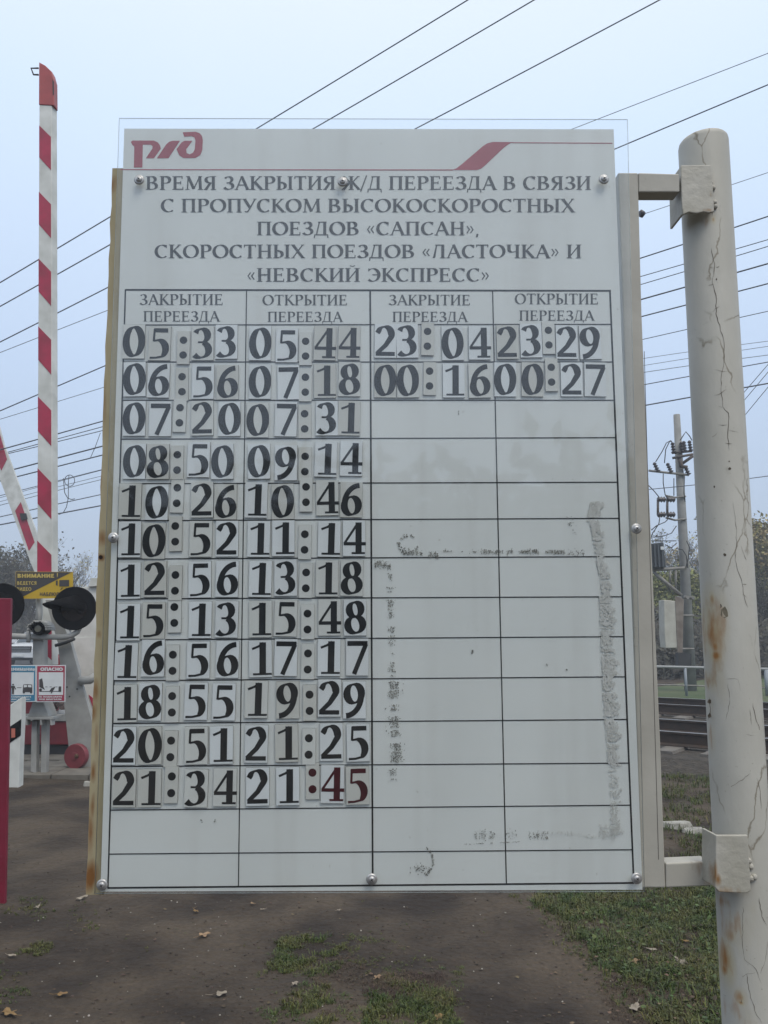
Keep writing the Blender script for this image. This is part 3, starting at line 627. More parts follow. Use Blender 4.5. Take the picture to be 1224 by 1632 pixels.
# old glue marks: flecks on the empty half of the board
fl = MB(); fl2 = MB(); cnt = 0
def fleck(bb, x, y, s, off):
    k = random.choice((4, 5, 6)); a0 = random.random() * 6.3; bb.poly([bd0(x + s * random.uniform(.4, 1.3) * math.cos(a0 + 6.283 * i / k), y + s * random.uniform(.4, 1.5) * math.sin(a0 + 6.283 * i / k), off) for i in range(k)])
def band(bb, x0, y0, x1, y1, w, n, s, off, gap=.0, clump=3.0):
    L_ = math.hypot(x1 - x0, y1 - y0); gs = (lambda a, w_: random.uniform(-1.4, 1.1 + .5 * math.sin(f * L_ * .09 + x0) + .4 * math.sin(f * L_ * .37)) * w_) if bb is fl2 else random.gauss
    if bb is fl2: s *= 1.15; gap = -1.5; n = int(n * .75)
    for i in range(n):
        f = random.random(); g_ = math.sin(f * L_ * .13 + x0) + math.sin(f * L_ * .31 + y0) + .6 * math.sin(f * L_ * .9)
        if g_ < gap: continue
        fleck(bb, x0 + (x1 - x0) * f + gs(0, w) * (abs(y1 - y0) > abs(x1 - x0)) + random.gauss(0, .4), y0 + (y1 - y0) * f + gs(0, w) * (abs(x1 - x0) >= abs(y1 - y0)), random.uniform(.5, 1) * s, off + random.uniform(0, .00008))
band(fl, 621, 900, 625, 1080, 3, 560, 1.1, .0012, .1); band(fl, 627, 1080, 632, 1218, 4.5, 900, 1.2, .0012, -.3); band(fl, 626, 1225, 628, 1246, 4, 60, 1.1, .0012, -1)
band(fl, 642, 879, 700, 886, 2.6, 190, 1.2, .0012, -.6); band(fl, 705, 878, 770, 879, 1.4, 60, 1.1, .0012, .2); band(fl, 765, 879, 905, 880, 2.0, 520, 1.1, .0012, -.5); band(fl, 905, 880, 940, 883, 2.5, 80, 1.1, .0012, 0)
for i in range(90):
    a = random.uniform(.2, 5.2); fleck(fl, 651 + 15 * math.cos(a) + random.gauss(0, 1.5), 868 + 14 * math.sin(a) + random.gauss(0, 1.5), 1.1, .0012)
band(fl, 597, 897, 622, 903, 3, 120, 1.2, .0012, -1); band(fl, 905, 822, 917, 862, 2.5, 50, 1, .0012, 0)
band(fl2, 950, 800, 945, 830, 7, 500, 1.6, .0016, -1.2); band(fl2, 948, 830, 968, 950, 5.5, 1300, 1.5, .0016, -.8); band(fl2, 966, 950, 974, 1150, 8, 2600, 1.6, .0016, -1.6); band(fl2, 974, 1150, 980, 1220, 7.5, 800, 1.4, .0016, -1); band(fl2, 978, 1220, 982, 1330, 6, 500, 1.3, .0016, -.4)
band(fl, 757, 1330, 788, 1330, 4, 130, 1.0, .0012, -.9); band(fl, 806, 1330, 830, 1330, 3, 40, .9, .0012, -1); band(fl, 842, 1331, 880, 1332, 3.5, 110, 1.0, .0012, -.6); band(fl2, 880, 1325, 960, 1335, 3, 90, 1, .0016, -.5); band(fl2, 955, 1325, 990, 1322, 8, 220, 1.2, .0016, -1)
band(fl, 740, 1345, 830, 1341, .5, 120, .8, .0012, -.2)
for i in range(70):
    a = random.uniform(-.9, 1.0); fleck(fl, 664 + 26 * math.cos(a) + random.gauss(0, 1), 1372 + 26 * math.sin(a) + random.gauss(0, 1), 1.0, .0012)
for i in range(45): fleck(fl, random.gauss(668, 7), random.gauss(1385, 4), 1.0, .0012)
for (x, y) in ((321, 1307), (322, 1310), (342, 1309), (343, 1306), (753, 1037), (754, 1039), (752, 1041), (871, 1059), (872, 1061), (903, 1067), (731, 656), (731, 660)): fleck(fl, x, y, 1.6, .0012)
fl.build('glue_marks', mat('old_glue_dark', (.15, .145, .13), (.38, .375, .34), scale=60, rough=.8, island=.4), sign, kind='stuff')
fl2.build('glue_marks', mat('old_glue_pale', (.58, .57, .53), (.68, .67, .635), scale=60, rough=.7, island=.07), sign, kind='stuff')
# clear acrylic cover
ac = bpy.data.materials.new('clear_acrylic'); ac.use_nodes = True; t = ac.node_tree; t.nodes.clear()
out = t.nodes.new('ShaderNodeOutputMaterial'); tp = t.nodes.new('ShaderNodeBsdfTransparent'); gl = t.nodes.new('ShaderNodeBsdfGlossy'); mxs = t.nodes.new('ShaderNodeMixShader'); fr = t.nodes.new('ShaderNodeFresnel')
fr.inputs[0].default_value = 1.55; tp.inputs[0].default_value = (.975, .985, .985, 1); gl.inputs['Roughness'].default_value = .03
g = t.nodes.new('ShaderNodeNewGeometry'); nn = t.nodes.new('ShaderNodeTexNoise'); nn.inputs['Scale'].default_value = 5; t.links.new(g.outputs['Position'], nn.inputs['Vector'])
bp = t.nodes.new('ShaderNodeBump'); bp.inputs['Distance'].default_value = .0012; bp.inputs['Strength'].default_value = .6; t.links.new(nn.outputs[0], bp.inputs['Height']); t.links.new(bp.outputs[0], gl.inputs['Normal'])
io = t.nodes.new('ShaderNodeMapRange'); io.inputs[3].default_value = 1.6; io.inputs[4].default_value = 1 / 1.6; t.links.new(g.outputs['Backfacing'], io.inputs[0]); t.links.new(io.outputs[0], fr.inputs[0])
t.links.new(fr.outputs[0], mxs.inputs[0]); t.links.new(tp.outputs[0], mxs.inputs[1]); t.links.new(gl.outputs[0], mxs.inputs[2]); t.links.new(mxs.outputs[0], out.inputs[0])
acp = [(190, 188.5), (1000, 190.5), (1027, 1421), (151, 1424)]
aco = bslab('acrylic_cover', ac, sign, acp, .0075, .0028)
# worn, blue-grey edge of the sheet
em = mat('acrylic_edge', (.32, .37, .38), (.2, .23, .24), scale=50, rough=.3)
b = MB()
for (p, q) in zip(acp, acp[1:] + acp[:1]):
    v0 = bd(p[0], p[1], .0062); v1 = bd(q[0], q[1], .0062); b.tube([v0, v1], .00042, 5)
b.build('acrylic_edge', em, sign)
# screws with washers
chrome = mat('screw_steel', (.55, .55, .54), (.42, .41, .40), scale=60, rough=.42, metal=.55)
for (x, y) in ((222, 287), (546, 290), (962, 286), (181, 857), (1014, 842.5), (163, 1410), (592.5, 1401), (1014.5, 1399.5)):
    c = bd(x, y, .0078)
    sroot = MB(); sroot.lathe(c, Nd, [(0, .0004), (.0082, .0004), (.0084, .001), (.0062, .0022), (.0050, .0023)], 24)
    s_ = sroot.build('screw', chrome, sign)
    h = MB(); h.lathe(c, Nd, [(.0048, .002), (.0050, .0028), (.0042, .0042), (.0022, .0050), (0, .0052)], 20); h.build('screw_head', chrome, s_)
    d = MB(); a = random.uniform(0, 1.2)
    for k in (0, math.pi / 2):
        u = Ud * math.cos(a + k) + Vd * math.sin(a + k); w = Nd.cross(u)
        zz = .0053 + (.00004 if k else 0)
        d.poly([c + Nd * zz + u * .0023 + w * .0005, c + Nd * zz - u * .0023 + w * .0005, c + Nd * zz - u * .0023 - w * .0005, c + Nd * zz + u * .0023 - w * .0005])
    d.build('cross_slot', mat('slot_dark', (.015, .015, .015), rough=.9), s_)
# clamps
clamp_m = mat('clamp_paint', (.45, .43, .375), (.36, .34, .28), scale=16, rough=.55, bump=.0015, bscale=70)
cs = []
for (x, y, r_, s_, a_) in ((1128, 345, .02, .5, .5), (1130, 335, .012, .5, .6), (1082, 276, .006, 1.2, .5), (1136, 1390, .010, 2.6, .8), (1130, 1378, .01, 1, .7), (1150, 1422, .04, .35, .5), (1142, 1400, .008, 2, .7), (1118, 1392, .012, 2.0, .95), (1124, 1384, .008, 1.5, .9), (1133, 310, .004, 3, .5)):
    p = at(x, y, 1.262); cs.append((p.x, p.y, p.z, r_, s_, a_))
add_spots(clamp_m, cs, (.26, .14, .05), nscale=90)
add_spots(frame_m, [(*at(1122, 1392, 1.275), .016, 1.6, .9), (*at(1128, 1378, 1.275), .012, 1, .9), (*at(1078, 282, 1.275), .008, 1, .4)], (.22, .12, .05), nscale=120)
t = clamp_m.node_tree
YF = 1.262
def plate(name, pts, Y, d, bevel=.0015):
    b = MB(); b.prism(pp(pts, Y), (0, d, 0)); return b.build(name, clamp_m, sign, bevel)
plate('clamp_plate', [(1085, 263), (1134, 262.5), (1138, 320), (1138.5, 337), (1130, 339), (1121, 337.5), (1110, 340), (1098, 338), (1089, 342), (1087, 330)], YF, .005)
f0 = at(1085, 264, YF + .0055); f1 = at(1087, 341, YF + .0055)
b = MB(); b.prism([f0, f1, f1 + Vector((-.002, .052, .0)), f0 + Vector((-.002, .052, 0))], (.004, 0, 0)); b.build('clamp_side', clamp_m, sign, .001)
plate('clamp_plate', [(1141, 1331), (1192, 1331), (1195, 1380), (1197, 1420), (1190, 1424), (1146, 1422), (1140, 1415)], YF - .004, .005)
g0 = at(1140.5, 1331, YF + .0015); g1 = at(1140, 1415, YF + .0015)
b = MB(); b.prism([g0, g1, g1 + Vector((-.003, .045, 0)), g0 + Vector((-.003, .045, 0))], (.004, 0, 0)); b.build('clamp_side', clamp_m, sign, .001)
random.seed(3)
for (x, y, s) in ((1131, 293, .004), (1136, 300, .0035), (1126, 291, .003), (1137, 323, .004), (1139, 330, .0035), (1133, 333, .003), (1188, 1364, .0035), (1192, 1372, .004), (1196, 1380, .0035), (1190, 1393, .0045), (1196, 1400, .004), (1202, 1397, .0035), (1180, 1362, .003)):
    p = ppt(x, y, 0) + Vector((0, -.0005, 0)); b = MB(); b.lathe(p - Vector((0, s * .6, 0)), (random.uniform(-.3, .3), -1, random.uniform(-.3, .3)), [(s * 1.1, -s), (s * 1.2, 0), (s * .8, s * .5), (0, s * .7)], 9); b.build('weld_bead', clamp_m, sign)

# ------------------------------------------------------------------ left side: the crossing equipment
white_m = mat('white_paint_old', (.64, .645, .61), (.47, .475, .435), scale=3.5, rough=.5, bump=.001)
redstripe = mat('stripe_red', (.38, .022, .06), (.27, .022, .045), scale=5, rough=.4)
redcap = mat('cap_red', (.36, .06, .06), (.29, .05, .05), scale=8, rough=.5)
greyp = mat('machine_grey', (.34, .34, .325), (.24, .24, .225), scale=5, rough=.55, bump=.001)
blk = mat('black_paint', (.005, .005, .006), (.008, .008, .009), scale=8, rough=.6, spec=.08)
dark = mat('dark_metal', (.03, .03, .032), rough=.6)
YA = 10.3
arm = empty('boom_barrier', gnd(66, 1225), 'raised red and white striped barrier arm standing upright beside the crossing light', 'barrier', 'crossing barrier arms')
def armx(y): return 59.0 + (62.6 - 59.0) * (905 - y) / 745, 83.2 - (83.2 - 82.2) * (905 - y) / 745
a0, b0 = armx(1060); a1, b1_ = armx(166)
b = MB(); b.prism(pp([(a0, 1060), (b0, 1060), (b1_, 166), (a1, 166)], YA), (.03, .12, 0)); b.build('beam', white_m, arm, .008)
for yt, hh, sh in ((199.6, 51, 18.5), (305.5, 52, 20), (412, 52.5, 21), (520, 53.5, 21.5), (632, 55, 22), (746, 56.6, 23), (861.5, 58, 23), (985, 45, 20)):
    xa, _ = armx(yt); _, xb = armx(yt)
    slab('stripe', redstripe, arm, [(xa, yt), (xb - 1.2, yt + sh), (xb - 1.2, yt + sh + hh + 2), (xa, yt + hh)], YA - .004, .0035)
slab('end_cap', redcap, arm, [(62, 98.5), (72, 104), (82.5, 114), (86, 127), (86.4, 168), (61.6, 166.5)], YA - .01, .13, .01)
b = MB(); b.tube(pp([(61.5, 108.6), (49.5, 108.8), (53.5, 119), (61.5, 119.2)], YA + .05), .012, 6); b.build('end_bracket', dark, arm)
slab('end_slot', dark, arm, [(83.4, 126), (85.8, 130), (85.8, 150), (84, 153)], YA - .013, .003)
# far barrier arm, leaning
arm2 = empty('boom_barrier', at(90, 1060, 27) - Vector((0, 0, 0)), 'tilted red and white striped barrier arm leaning left behind the upright one', 'barrier', 'crossing barrier arms')
Y2 = 24.0
slab('beam', white_m, arm2, [(-40, 600), (-22, 600), (5, 706), (86, 925), (100, 960), (76, 960), (50, 900), (-9, 740)], Y2, .1)
for pts in ([(-12, 655), (0, 693), (11, 732), (2, 750), (-10, 722)], [(33, 800), (24, 814), (46, 878), (55, 864)], [(60, 872), (75, 915), (86, 925), (83, 905), (68, 860)]):
    slab('stripe', redstripe, arm2, pts, Y2 - .01, .008)
slab('lamp', dark, arm2, [(31, 818), (41, 818), (43, 827), (34, 829)], Y2 - .06, .05)

# barrier drive: leaning grey arm holder, counterweight, housing
drive = empty('barrier_drive', gnd(118, 1225), 'grey steel barrier machine with a leaning holder plate and a round red counterweight', 'barrier machine')
YD = 10.0
b = MB(); b.prism(pp([(72, 956), (92, 956), (97, 985), (112, 1022), (147, 1150), (156, 1175), (156, 1262), (128, 1238), (109, 1190), (97, 1075), (92, 1025)], YD), (0, .06, 0)); b.build('holder_plate', greyp, drive, .006)
b = MB(); b.prism(pp([(99, 985), (110, 1010), (128, 1072), (123, 1074), (104, 1016)], YD + .12), (0, .05, 0)); b.build('back_rail', greyp, drive, .004)
b = MB(); b.tube(pp([(88, 1029), (105, 1024), (119, 1018)], YD - .05), .02, 8); b.build('hinge_rod', dark, drive)
b = MB(); b.tube(pp([(126, 1085), (143, 1084), (152, 1078)], YD - .02), .05, 10); b.build('drive_shaft', greyp, drive)
b = MB(); c = at(122, 1205, YD - .12); b.lathe(c, (-.25, -1, 0), [(0, -.04), (.138, -.04), (.142, -.03), (.142, .03), (.138, .04), (.05, .04), (.045, .046), (0, .046)], 40); cw = b.build('counterweight', mat('weight_red', (.20, .035, .045), (.14, .028, .034), scale=9, rough=.5), drive)
b = MB(); b.lathe(at(122, 1205, YD - .17), (-.25, -1, 0), [(0, 0), (.03, 0), (.018, .02), (0, .022)], 6); b.build('bolt', mat('bolt_rust', (.09, .05, .03), rough=.8), cw)
for (x, y) in ((107, 1095), (123, 1098), (111, 1110)):
    b = MB(); b.lathe(at(x, y, YD - .001), (0, -1, 0), [(0, .006), (.009, .006), (.009, 0)], 8); b.build('bolt', dark, drive)
slab('foot', greyp, drive, [(114, 1222), (126, 1224), (126, 1231), (113, 1229)], YD - .1, .2)
# red stop housing behind
hous = empty('barrier_housing', gnd(92, 1213), 'dark red steel housing with a grey band standing behind the crossing light legs', 'housing')
hred = mat('housing_red', (.19, .02, .03), (.14, .016, .024), scale=5, rough=.5)
YH = 10.9
slab('lower_panel', hred, hous, [(34, 1150), (112, 1150), (112, 1187), (34, 1187)], YH, .6, .01)
slab('grey_band', greyp, hous, [(34, 1138), (113, 1138), (113, 1149.6), (34, 1149.6)], YH - .02, .6, .006)
slab('upper_panel', hred, hous, [(36, 1112), (70, 1112), (70, 1137.4), (36, 1137.4)], YH + .02, .5, .006)
slab('column', mat('column_red', (.30, .035, .045), (.25, .03, .04), scale=6, rough=.5), hous, [(72, 985), (84, 985), (86, 1045), (98, 1048), (100, 1110), (73, 1110)], YH, .3, .006)
slab('base_dark', dark, hous, [(34, 1187.6), (112, 1187.6), (112, 1214), (34, 1214)], YH + .05, .5)  # solid dark block below the lower panel
b = MB(); random.seed(5)
for (x, y, r_) in ((76, 1120, 4), (86, 1118, 5), (84, 1128, 4), (95, 1122, 3.5), (101, 1127, 4)): b.lathe(at(x, y, YH - .02), (0, -1, 0), [(0, .05), (r_ * .008, .05), (r_ * .008, -.1)], 10)
b.build('cable_gland', mat('gland', (.12, .08, .07), (.05, .04, .04), scale=20, rough=.7), hous)
slab('junction_box', white_m, hous, [(85, 1030), (92, 1032), (92, 1043), (84, 1041)], YH - .06, .05, .003)

# crossing light post
sig = empty('crossing_light', gnd(62, 1226), 'twin black-disc crossing light on a grey post with crossbar and camera', 'traffic light')
YS = 9.55
def tubepx(name, pts, Y, r, m, parent, n=10):
    b = MB(); b.tube(pp(pts, Y), r, n); return b.build(name, m, parent)
slab('mast', greyp, sig, [(52, 1003), (69, 1003), (69.5, 1130), (52, 1130)], YS, .13, .006)
tubepx('mast_top', [(62, 952), (63, 1006)], YS + .06, .028, greyp, sig)
slab('mast_top', white_m, sig, [(57, 953), (66.5, 953), (66, 986), (57, 986)], YS + .12, .04)
b = MB(); q0 = pp([(44, 1142), (52, 1118), (69, 1118), (78, 1142)], YS - .06); b.prism(q0, (0, .25, 0)); b.build('cone_base', greyp, sig, .006)
slab('base_plate', greyp, sig, [(34, 1142.6), (84, 1142.6), (84, 1147), (34, 1147)], YS - .1, .34, .003)
for x0 in (34, 41, 64, 80): slab('plate_rib', greyp, sig, [(x0, 1147.4), (x0 + 2, 1147.4), (x0 + 2, 1156), (x0, 1155)], YS - .1, .1)
slab('leg', greyp, sig, [(50.5, 1148), (59, 1148), (57, 1232), (48.5, 1230)], YS, .09, .004)
slab('leg', greyp, sig, [(65.5, 1148), (75, 1148), (73, 1234), (65, 1232)], YS, .09, .004)
tubepx('crossbar', [(-25, 1012), (16, 1013.5), (52, 1015), (70, 1015), (100, 1015.5), (114, 1013), (123, 1007), (127, 999), (126, 990)], YS - .04, .033, greyp, sig)
tubepx('pipe_clamp', [(45, 1006), (46, 1014), (45, 1024)], YS - .075, .022, greyp, sig)
def lightdisc(px, py, rp_):
    r_ = rp_ / FPX * YS * 1.0; c = at(px, py, YS - .1)
    ax = Vector((.08, -1, -.02)).normalized()
    b = MB(); b.lathe(c, ax, [(0, -.03), (r_ * .96, -.03), (r_, -.015), (r_, .0), (r_ * .96, .01), (0, .012)], 48); bb = b.build('backboard', blk, sig)
    # hood (open tube, cut obliquely) and lens
    u = ax.cross(Vector((0, 0, 1))).normalized(); w = u.cross(ax)
    b = MB(); n = 28; rh = r_ * .62; cc = c + Vector((.0, 0, -.01))
    hd = Vector((-.95, -1, -.22)).normalized()
    for i in range(n):
        a, a2 = math.pi * (-.12 + 1.24 * i / n), math.pi * (-.12 + 1.24 * (i + 1) / n)
        def hp(a, k):
            d = (u * math.cos(a) + w * math.sin(a)) * rh * (1 - .25 * k)
            return cc + d + hd * (k * (.07 + .27 * max(0, math.sin(a)) ** .7))
        b.poly([hp(a, 0), hp(a2, 0), hp(a2, 1), hp(a, 1)], True)
    o = b.build('hood', blk, bb); md = o.modifiers.new('s', 'SOLIDIFY'); md.thickness = .006
    b = MB(); b.lathe(cc, ax, [(rh * .93, .012), (rh * .9, .02), (rh * .5, .03), (0, .034)], 28); b.build('lens', mat('lens_dark', (.012, .006, .006), (.010, .006, .006), rough=.12, coat=.3), bb)
lightdisc(118, 969.5, 34); lightdisc(2, 965, 35)
# surveillance camera looking at us
b = MB(); c = at(61, 1002, YS - .12); b.lathe(c, (0, -1, 0), [(0, -.2), (.07, -.2), (.072, .0), (.064, .03), (.052, .03), (.05, .01), (0, .01)], 24); cm = b.build('camera', blk, sig)
b = MB(); b.lathe(c, (0, -1, 0), [(.04, .012), (.036, .018), (0, .02)], 20); b.build('camera_lens', mat('cam_glass', (.20, .19, .15), (.12, .12, .1), rough=.1), cm)
b = MB(); n = 14
for i in range(n):
    a, a2 = math.pi * i / n, math.pi * (i + 1) / n; r_ = .105
    b.poly([c + Vector((r_ * math.cos(a), -.06, r_ * math.sin(a) - .02)), c + Vector((r_ * math.cos(a2), -.06, r_ * math.sin(a2) - .02)), c + Vector((r_ * math.cos(a2), .2, r_ * math.sin(a2) - .02)), c + Vector((r_ * math.cos(a), .2, r_ * math.sin(a) - .02))], True)
o = b.build('camera_hood', greyp, cm); md = o.modifiers.new('s', 'SOLIDIFY'); md.thickness = .012
# signs on the mast
YB = YS - .03
def smap(Y): return lambda x, y, l: at(x, y, Y - l * 14)
yel = mat('sign_yellow', (.52, .34, .02), (.46, .30, .02), scale=6, rough=.5); sblk = mat('sign_black', (.05, .045, .045), rough=.5); ylet = mat('letter_ochre', (.50, .38, .10), rough=.5)
sy = empty('video_warning_sign', at(70, 953, YB), 'yellow and black video surveillance warning plate above the crossing light', 'sign', None)
slab('plate', yel, sy, [(25, 911), (116, 911.5), (116, 953), (25, 954.5)], YB, .012)
slab('black_field', sblk, sy, [(25.6, 911.6), (114, 912), (33, 952.5), (25.6, 953)], YB - .0025, .002)
b = MB(); text_px(b, 'ВНИМАНИЕ', 27.5, 87, 914.5, 920.8, smap(YB - .004), W=.24, serif=False); text_px(b, '!', 90.5, 92.5, 913.5, 919.5, smap(YB - .004), W=.25, serif=False)
text_px(b, 'ВЕДЕТСЯ', 27, 58.5, 926.5, 932, smap(YB - .004), W=.18, serif=False); text_px(b, 'ВИДЕО', 26.5, 50, 936, 941.5, smap(YB - .004), W=.18, serif=False); b.build('lettering', ylet, sy)
b = MB(); text_px(b, 'НАБЛЮДЕНИЕ', 63, 114, 944, 949.5, smap(YB - .004), W=.18, serif=False)
b.prism(pp([(94.5, 924.5), (110, 924.2), (110, 934.3), (94.5, 934.5)], YB - .006), (0, .003, 0)); b.prism(pp([(89, 925.5), (91.8, 925), (91.8, 933.5), (89, 932.5)], YB - .006), (0, .003, 0))
b.prism(pp([(99, 936.5), (100.5, 936.5), (97, 939.8), (95.5, 939.8)], YB - .006), (0, .003, 0)); b.prism(pp([(104, 936.5), (105.5, 936.5), (108.3, 939.5), (106.8, 939.5)], YB - .006), (0, .003, 0))
b.build('lettering', sblk, sy)
YB = YS - .17
wht = mat('sign_white', (.62, .64, .64), (.56, .58, .58), scale=8, rough=.5); blu = mat('sign_blue', (.035, .20, .32), (.03, .17, .28), scale=6, rough=.5); srd = mat('sign_red', (.33, .035, .07), (.28, .03, .06), scale=6, rough=.5)
for nm, x0, x1, colm, lab in (('b', 14.5, 57.5, blu, 'square blue warning sign with person and bus symbols low on the crossing light mast'), ('r', 57.9, 104.5, srd, 'square red warning sign with vehicle symbols low on the crossing light mast')):
    s_ = empty('warning_sign', at((x0 + x1) / 2, 1118, YB), lab, 'sign', 'square pictogram signs on the mast')
    slab('plate', wht, s_, [(x0, 1060), (x1, 1060), (x1 - .8, 1118.5), (x0, 1119)], YB, .012)
    slab('border', colm, s_, [(x0 + 1.3, 1061.5), (x1 - 1.3, 1061.5), (x1 - 2, 1117), (x0 + 1.3, 1117.5)], YB - .0025, .002)
    slab('white_field', wht, s_, [(x0 + 3.8, 1071.5), (x1 - 3.6, 1071.5), (x1 - 4, 1107.5), (x0 + 3.8, 1108)], YB - .005, .002)
    b = MB(); f = smap(YB - .0065)
    if nm == 'r':
        text_px(b, 'ОПАСНО', 64.5, 100, 1063.8, 1069.2, f, W=.26, serif=False); text_px(b, 'НЕ ПОДЛЕЗАЙТЕ', 61, 99, 1109.3, 1111.8, f, W=.22, serif=False); text_px(b, 'ПОД ШЛАГБАУМ', 62, 98, 1113.2, 1115.7, f, W=.22, serif=False)
    else:
        text_px(b, 'ВНИМАНИе'.replace('А', 'а'), 16, 56, 1064.3, 1069.2, f, W=.24, serif=False); text_px(b, 'СОБЛЮДАЙТЕ', 18, 50, 1109.5, 1111.8, f, W=.22, serif=False); text_px(b, 'ДИСТАНЦИЮ', 18, 48, 1113.4, 1115.7, f, W=.22, serif=False)
    b.build('lettering', wht, s_)
    b = MB()
    def pic(pts, Y=YB - .0075): b.prism(pp(pts, Y), (0, .002, 0))
    def cir(x, y, r_, Y=YB - .0075): pic([(x + r_ * math.cos(i * math.pi / 6), y + r_ * math.sin(i * math.pi / 6)) for i in range(12)], Y)
    if nm == 'r':
        pic([(62.5, 1083), (67, 1081), (68.5, 1088), (69, 1094), (71.5, 1099.5), (67, 1097), (62.5, 1095)]); cir(64.5, 1099.5, 2.4, YB - .0078)
        pic([(62.5, 1101.5), (96, 1101.3), (96, 1102.3), (62.5, 1102.5)], YB - .0071)
        pic([(79, 1101), (82, 1096.5), (86, 1095.5), (87, 1097), (85, 1100), (82.5, 1105), (80.8, 1105), (82, 1101.5), (79.5, 1103)], YB - .0082); cir(86.5, 1095.3, 1, YB - .0086)
        pic([(93.5, 1094), (97.5, 1094), (97.5, 1102.5), (93, 1102.5)])
        for xx in (72, 79, 88): pic([(xx, 1094.3), (xx + 3.5, 1094.3), (xx + 3.5, 1095), (xx, 1095)])
    else:
        cir(20.8, 1091, 1.4); pic([(18.5, 1093), (23, 1093), (25.5, 1098.5), (24.6, 1099), (22.8, 1096), (22.3, 1100), (22.2, 1106.5), (21, 1106.5), (20.8, 1101), (20.3, 1106.5), (18.8, 1106.5), (19, 1100), (18.8, 1096), (16.4, 1099), (15.6, 1098.3)])
        pic([(37, 1091), (43, 1090.5), (44, 1090.5), (51, 1091), (51.5, 1103), (36, 1103)]); cir(38, 1103.5, 1.8, YB - .0078); cir(49.5, 1103.5, 1.8, YB - .0078)
        pic([(27, 1095.5), (34, 1095.5), (34, 1096.2), (27, 1096.2)]); 
    b.build('pictogram', sblk, s_)
    if nm == 'b':
        b = MB(); b.prism(pp([(38, 1092), (43, 1091.8), (43, 1095), (38, 1095.5)], YB - .0095), (0, .001, 0)); b.prism(pp([(44.5, 1091.8), (50, 1092), (50, 1095.5), (44.5, 1095)], YB - .0095), (0, .001, 0)); b.build('pictogram_window', wht, s_)
# white relay cabinet
cab = empty('relay_cabinet', gnd(145, 1215, 0), 'tall white metal cabinet with a lid, partly hidden by the sign board', 'cabinet')
YC = 11.5
slab('body', white_m, cab, [(113, 936), (170, 934), (170, 1222), (113, 1222)], YC, .8, .01)
slab('lid', white_m, cab, [(140, 935), (145, 921), (170, 921), (170, 933.5)], YC - .05, .8, .005)
slab('door', white_m, cab, [(116, 1016), (151, 1015), (151, 1180), (116, 1180)], YC - .012, .01, .003)
# stripe board beside it
slab('stripe_board', redstripe, cab, [(141, 1107), (152, 1116), (152, 1140)], YC - .03, .01)
# white guide post
gp = empty('guide_post', gnd(24, 1255), 'white roadside guide post with a black band and orange reflector', 'guide post')
YG = gnd(24, 1255).y
slab('body', mat('post_plastic', (.60, .61, .58), (.52, .53, .5), scale=9, rough=.5), gp, [(12, 1131), (14, 1125), (34, 1111.5), (33.5, 1150), (31, 1200), (29.5, 1256), (10, 1256), (12, 1200)], YG, .12, .008)
slab('band', blk, gp, [(13, 1160), (33.8, 1146), (33, 1172), (12.5, 1186)], YG - .006, .005)
slab('reflector', mat('reflector_orange', (.45, .14, .10), rough=.3), gp, [(18, 1161), (24, 1161), (24, 1175), (18, 1176)], YG - .012, .005)
# dark red post, foreground
YR = gnd(5, 1441).y
rpst = empty('red_post', gnd(-20, 1441), 'flat-topped crimson painted steel post at the left edge of the path', 'post')
slab('body', mat('crimson_paint', (.20, .013, .035), (.155, .010, .026), scale=6, rough=.45, bump=.001), rpst, [(-60, 953.5), (17, 953.5), (12.5, 1200), (7.5, 1441), (-60, 1441)], YR, .03, .004)
# paving by the machines
pav_m = mat('paving_concrete', (.16, .145, .12), (.10, .09, .075), scale=5, rough=.9, bump=.004)
pav = bpy.data.objects.new('pavement', None); link(pav); pav['kind'] = 'structure'; pav.location = (0, 0, 0)
k0 = gnd(90, 1242); me = None
for i in range(-3, 9):
    for j in range(0, 4):
        x0 = k0.x - .9 + i * .42 + j * .1; y0 = k0.y + j * .55
        if me is None:
            b = MB(); b.box((0, 0, -.05), (.405, .535, .045)); o = b.build('paving_slab', pav_m, None, .006); me = o.data; o.location = (x0, y0, 0)
        else: o = link(bpy.data.objects.new('paving_slab', me)); md = o.modifiers.new('bevel', 'BEVEL'); md.width = .006; o.location = (x0, y0, random.uniform(-.006, .006))
        o.parent = pav; o.rotation_euler = (0, 0, random.uniform(-.01, .01))

# silver car beyond the crossing
car = empty('parked_car', gnd(29, 1063), 'silver off-road car seen from the front beyond the crossing', 'car')
cx = gnd(29, 1063); carp = mat('car_silver', (.66, .68, .70), rough=.3, metal=.1, coat=.6); glass = mat('car_glass', (.10, .12, .14), rough=.08); tyre = mat('tyre_rubber', (.015, .015, .015), rough=.9)
W_ = .95
def cp(x, y, z): return Vector((cx.x + x, cx.y + y, z))
b = MB()   # body from cross-sections front to back
secs = [(0, .80, .45, .78), (.12, .90, .35, .98), (1.1, .93, .30, 1.12), (1.3, .94, .28, 1.15), (4.2, .93, .30, 1.15), (4.6, .88, .40, 1.1)]
for (y, w, z0, z1) in secs:
    ring = [(-w, z0 + .1), (-w * .95, z0), (w * .95, z0), (w, z0 + .1), (w, z1 - .12), (w * .93, z1 - .02), (w * .5, z1 + .02), (-w * .5, z1 + .02), (-w * .93, z1 - .02), (-w, z1 - .12)]
    b.v += [tuple(cp(x, y, z)) for x, z in ring]
for s in range(len(secs) - 1):
    for i in range(10): j = (i + 1) % 10; b.f.append((s * 10 + i, s * 10 + j, s * 10 + 10 + j, s * 10 + 10 + i)); b.sm.append(True)
b.f += [tuple(range(9, -1, -1)), tuple(range(50, 60))]; b.sm += [False, False]
body = b.build('body', carp, car)
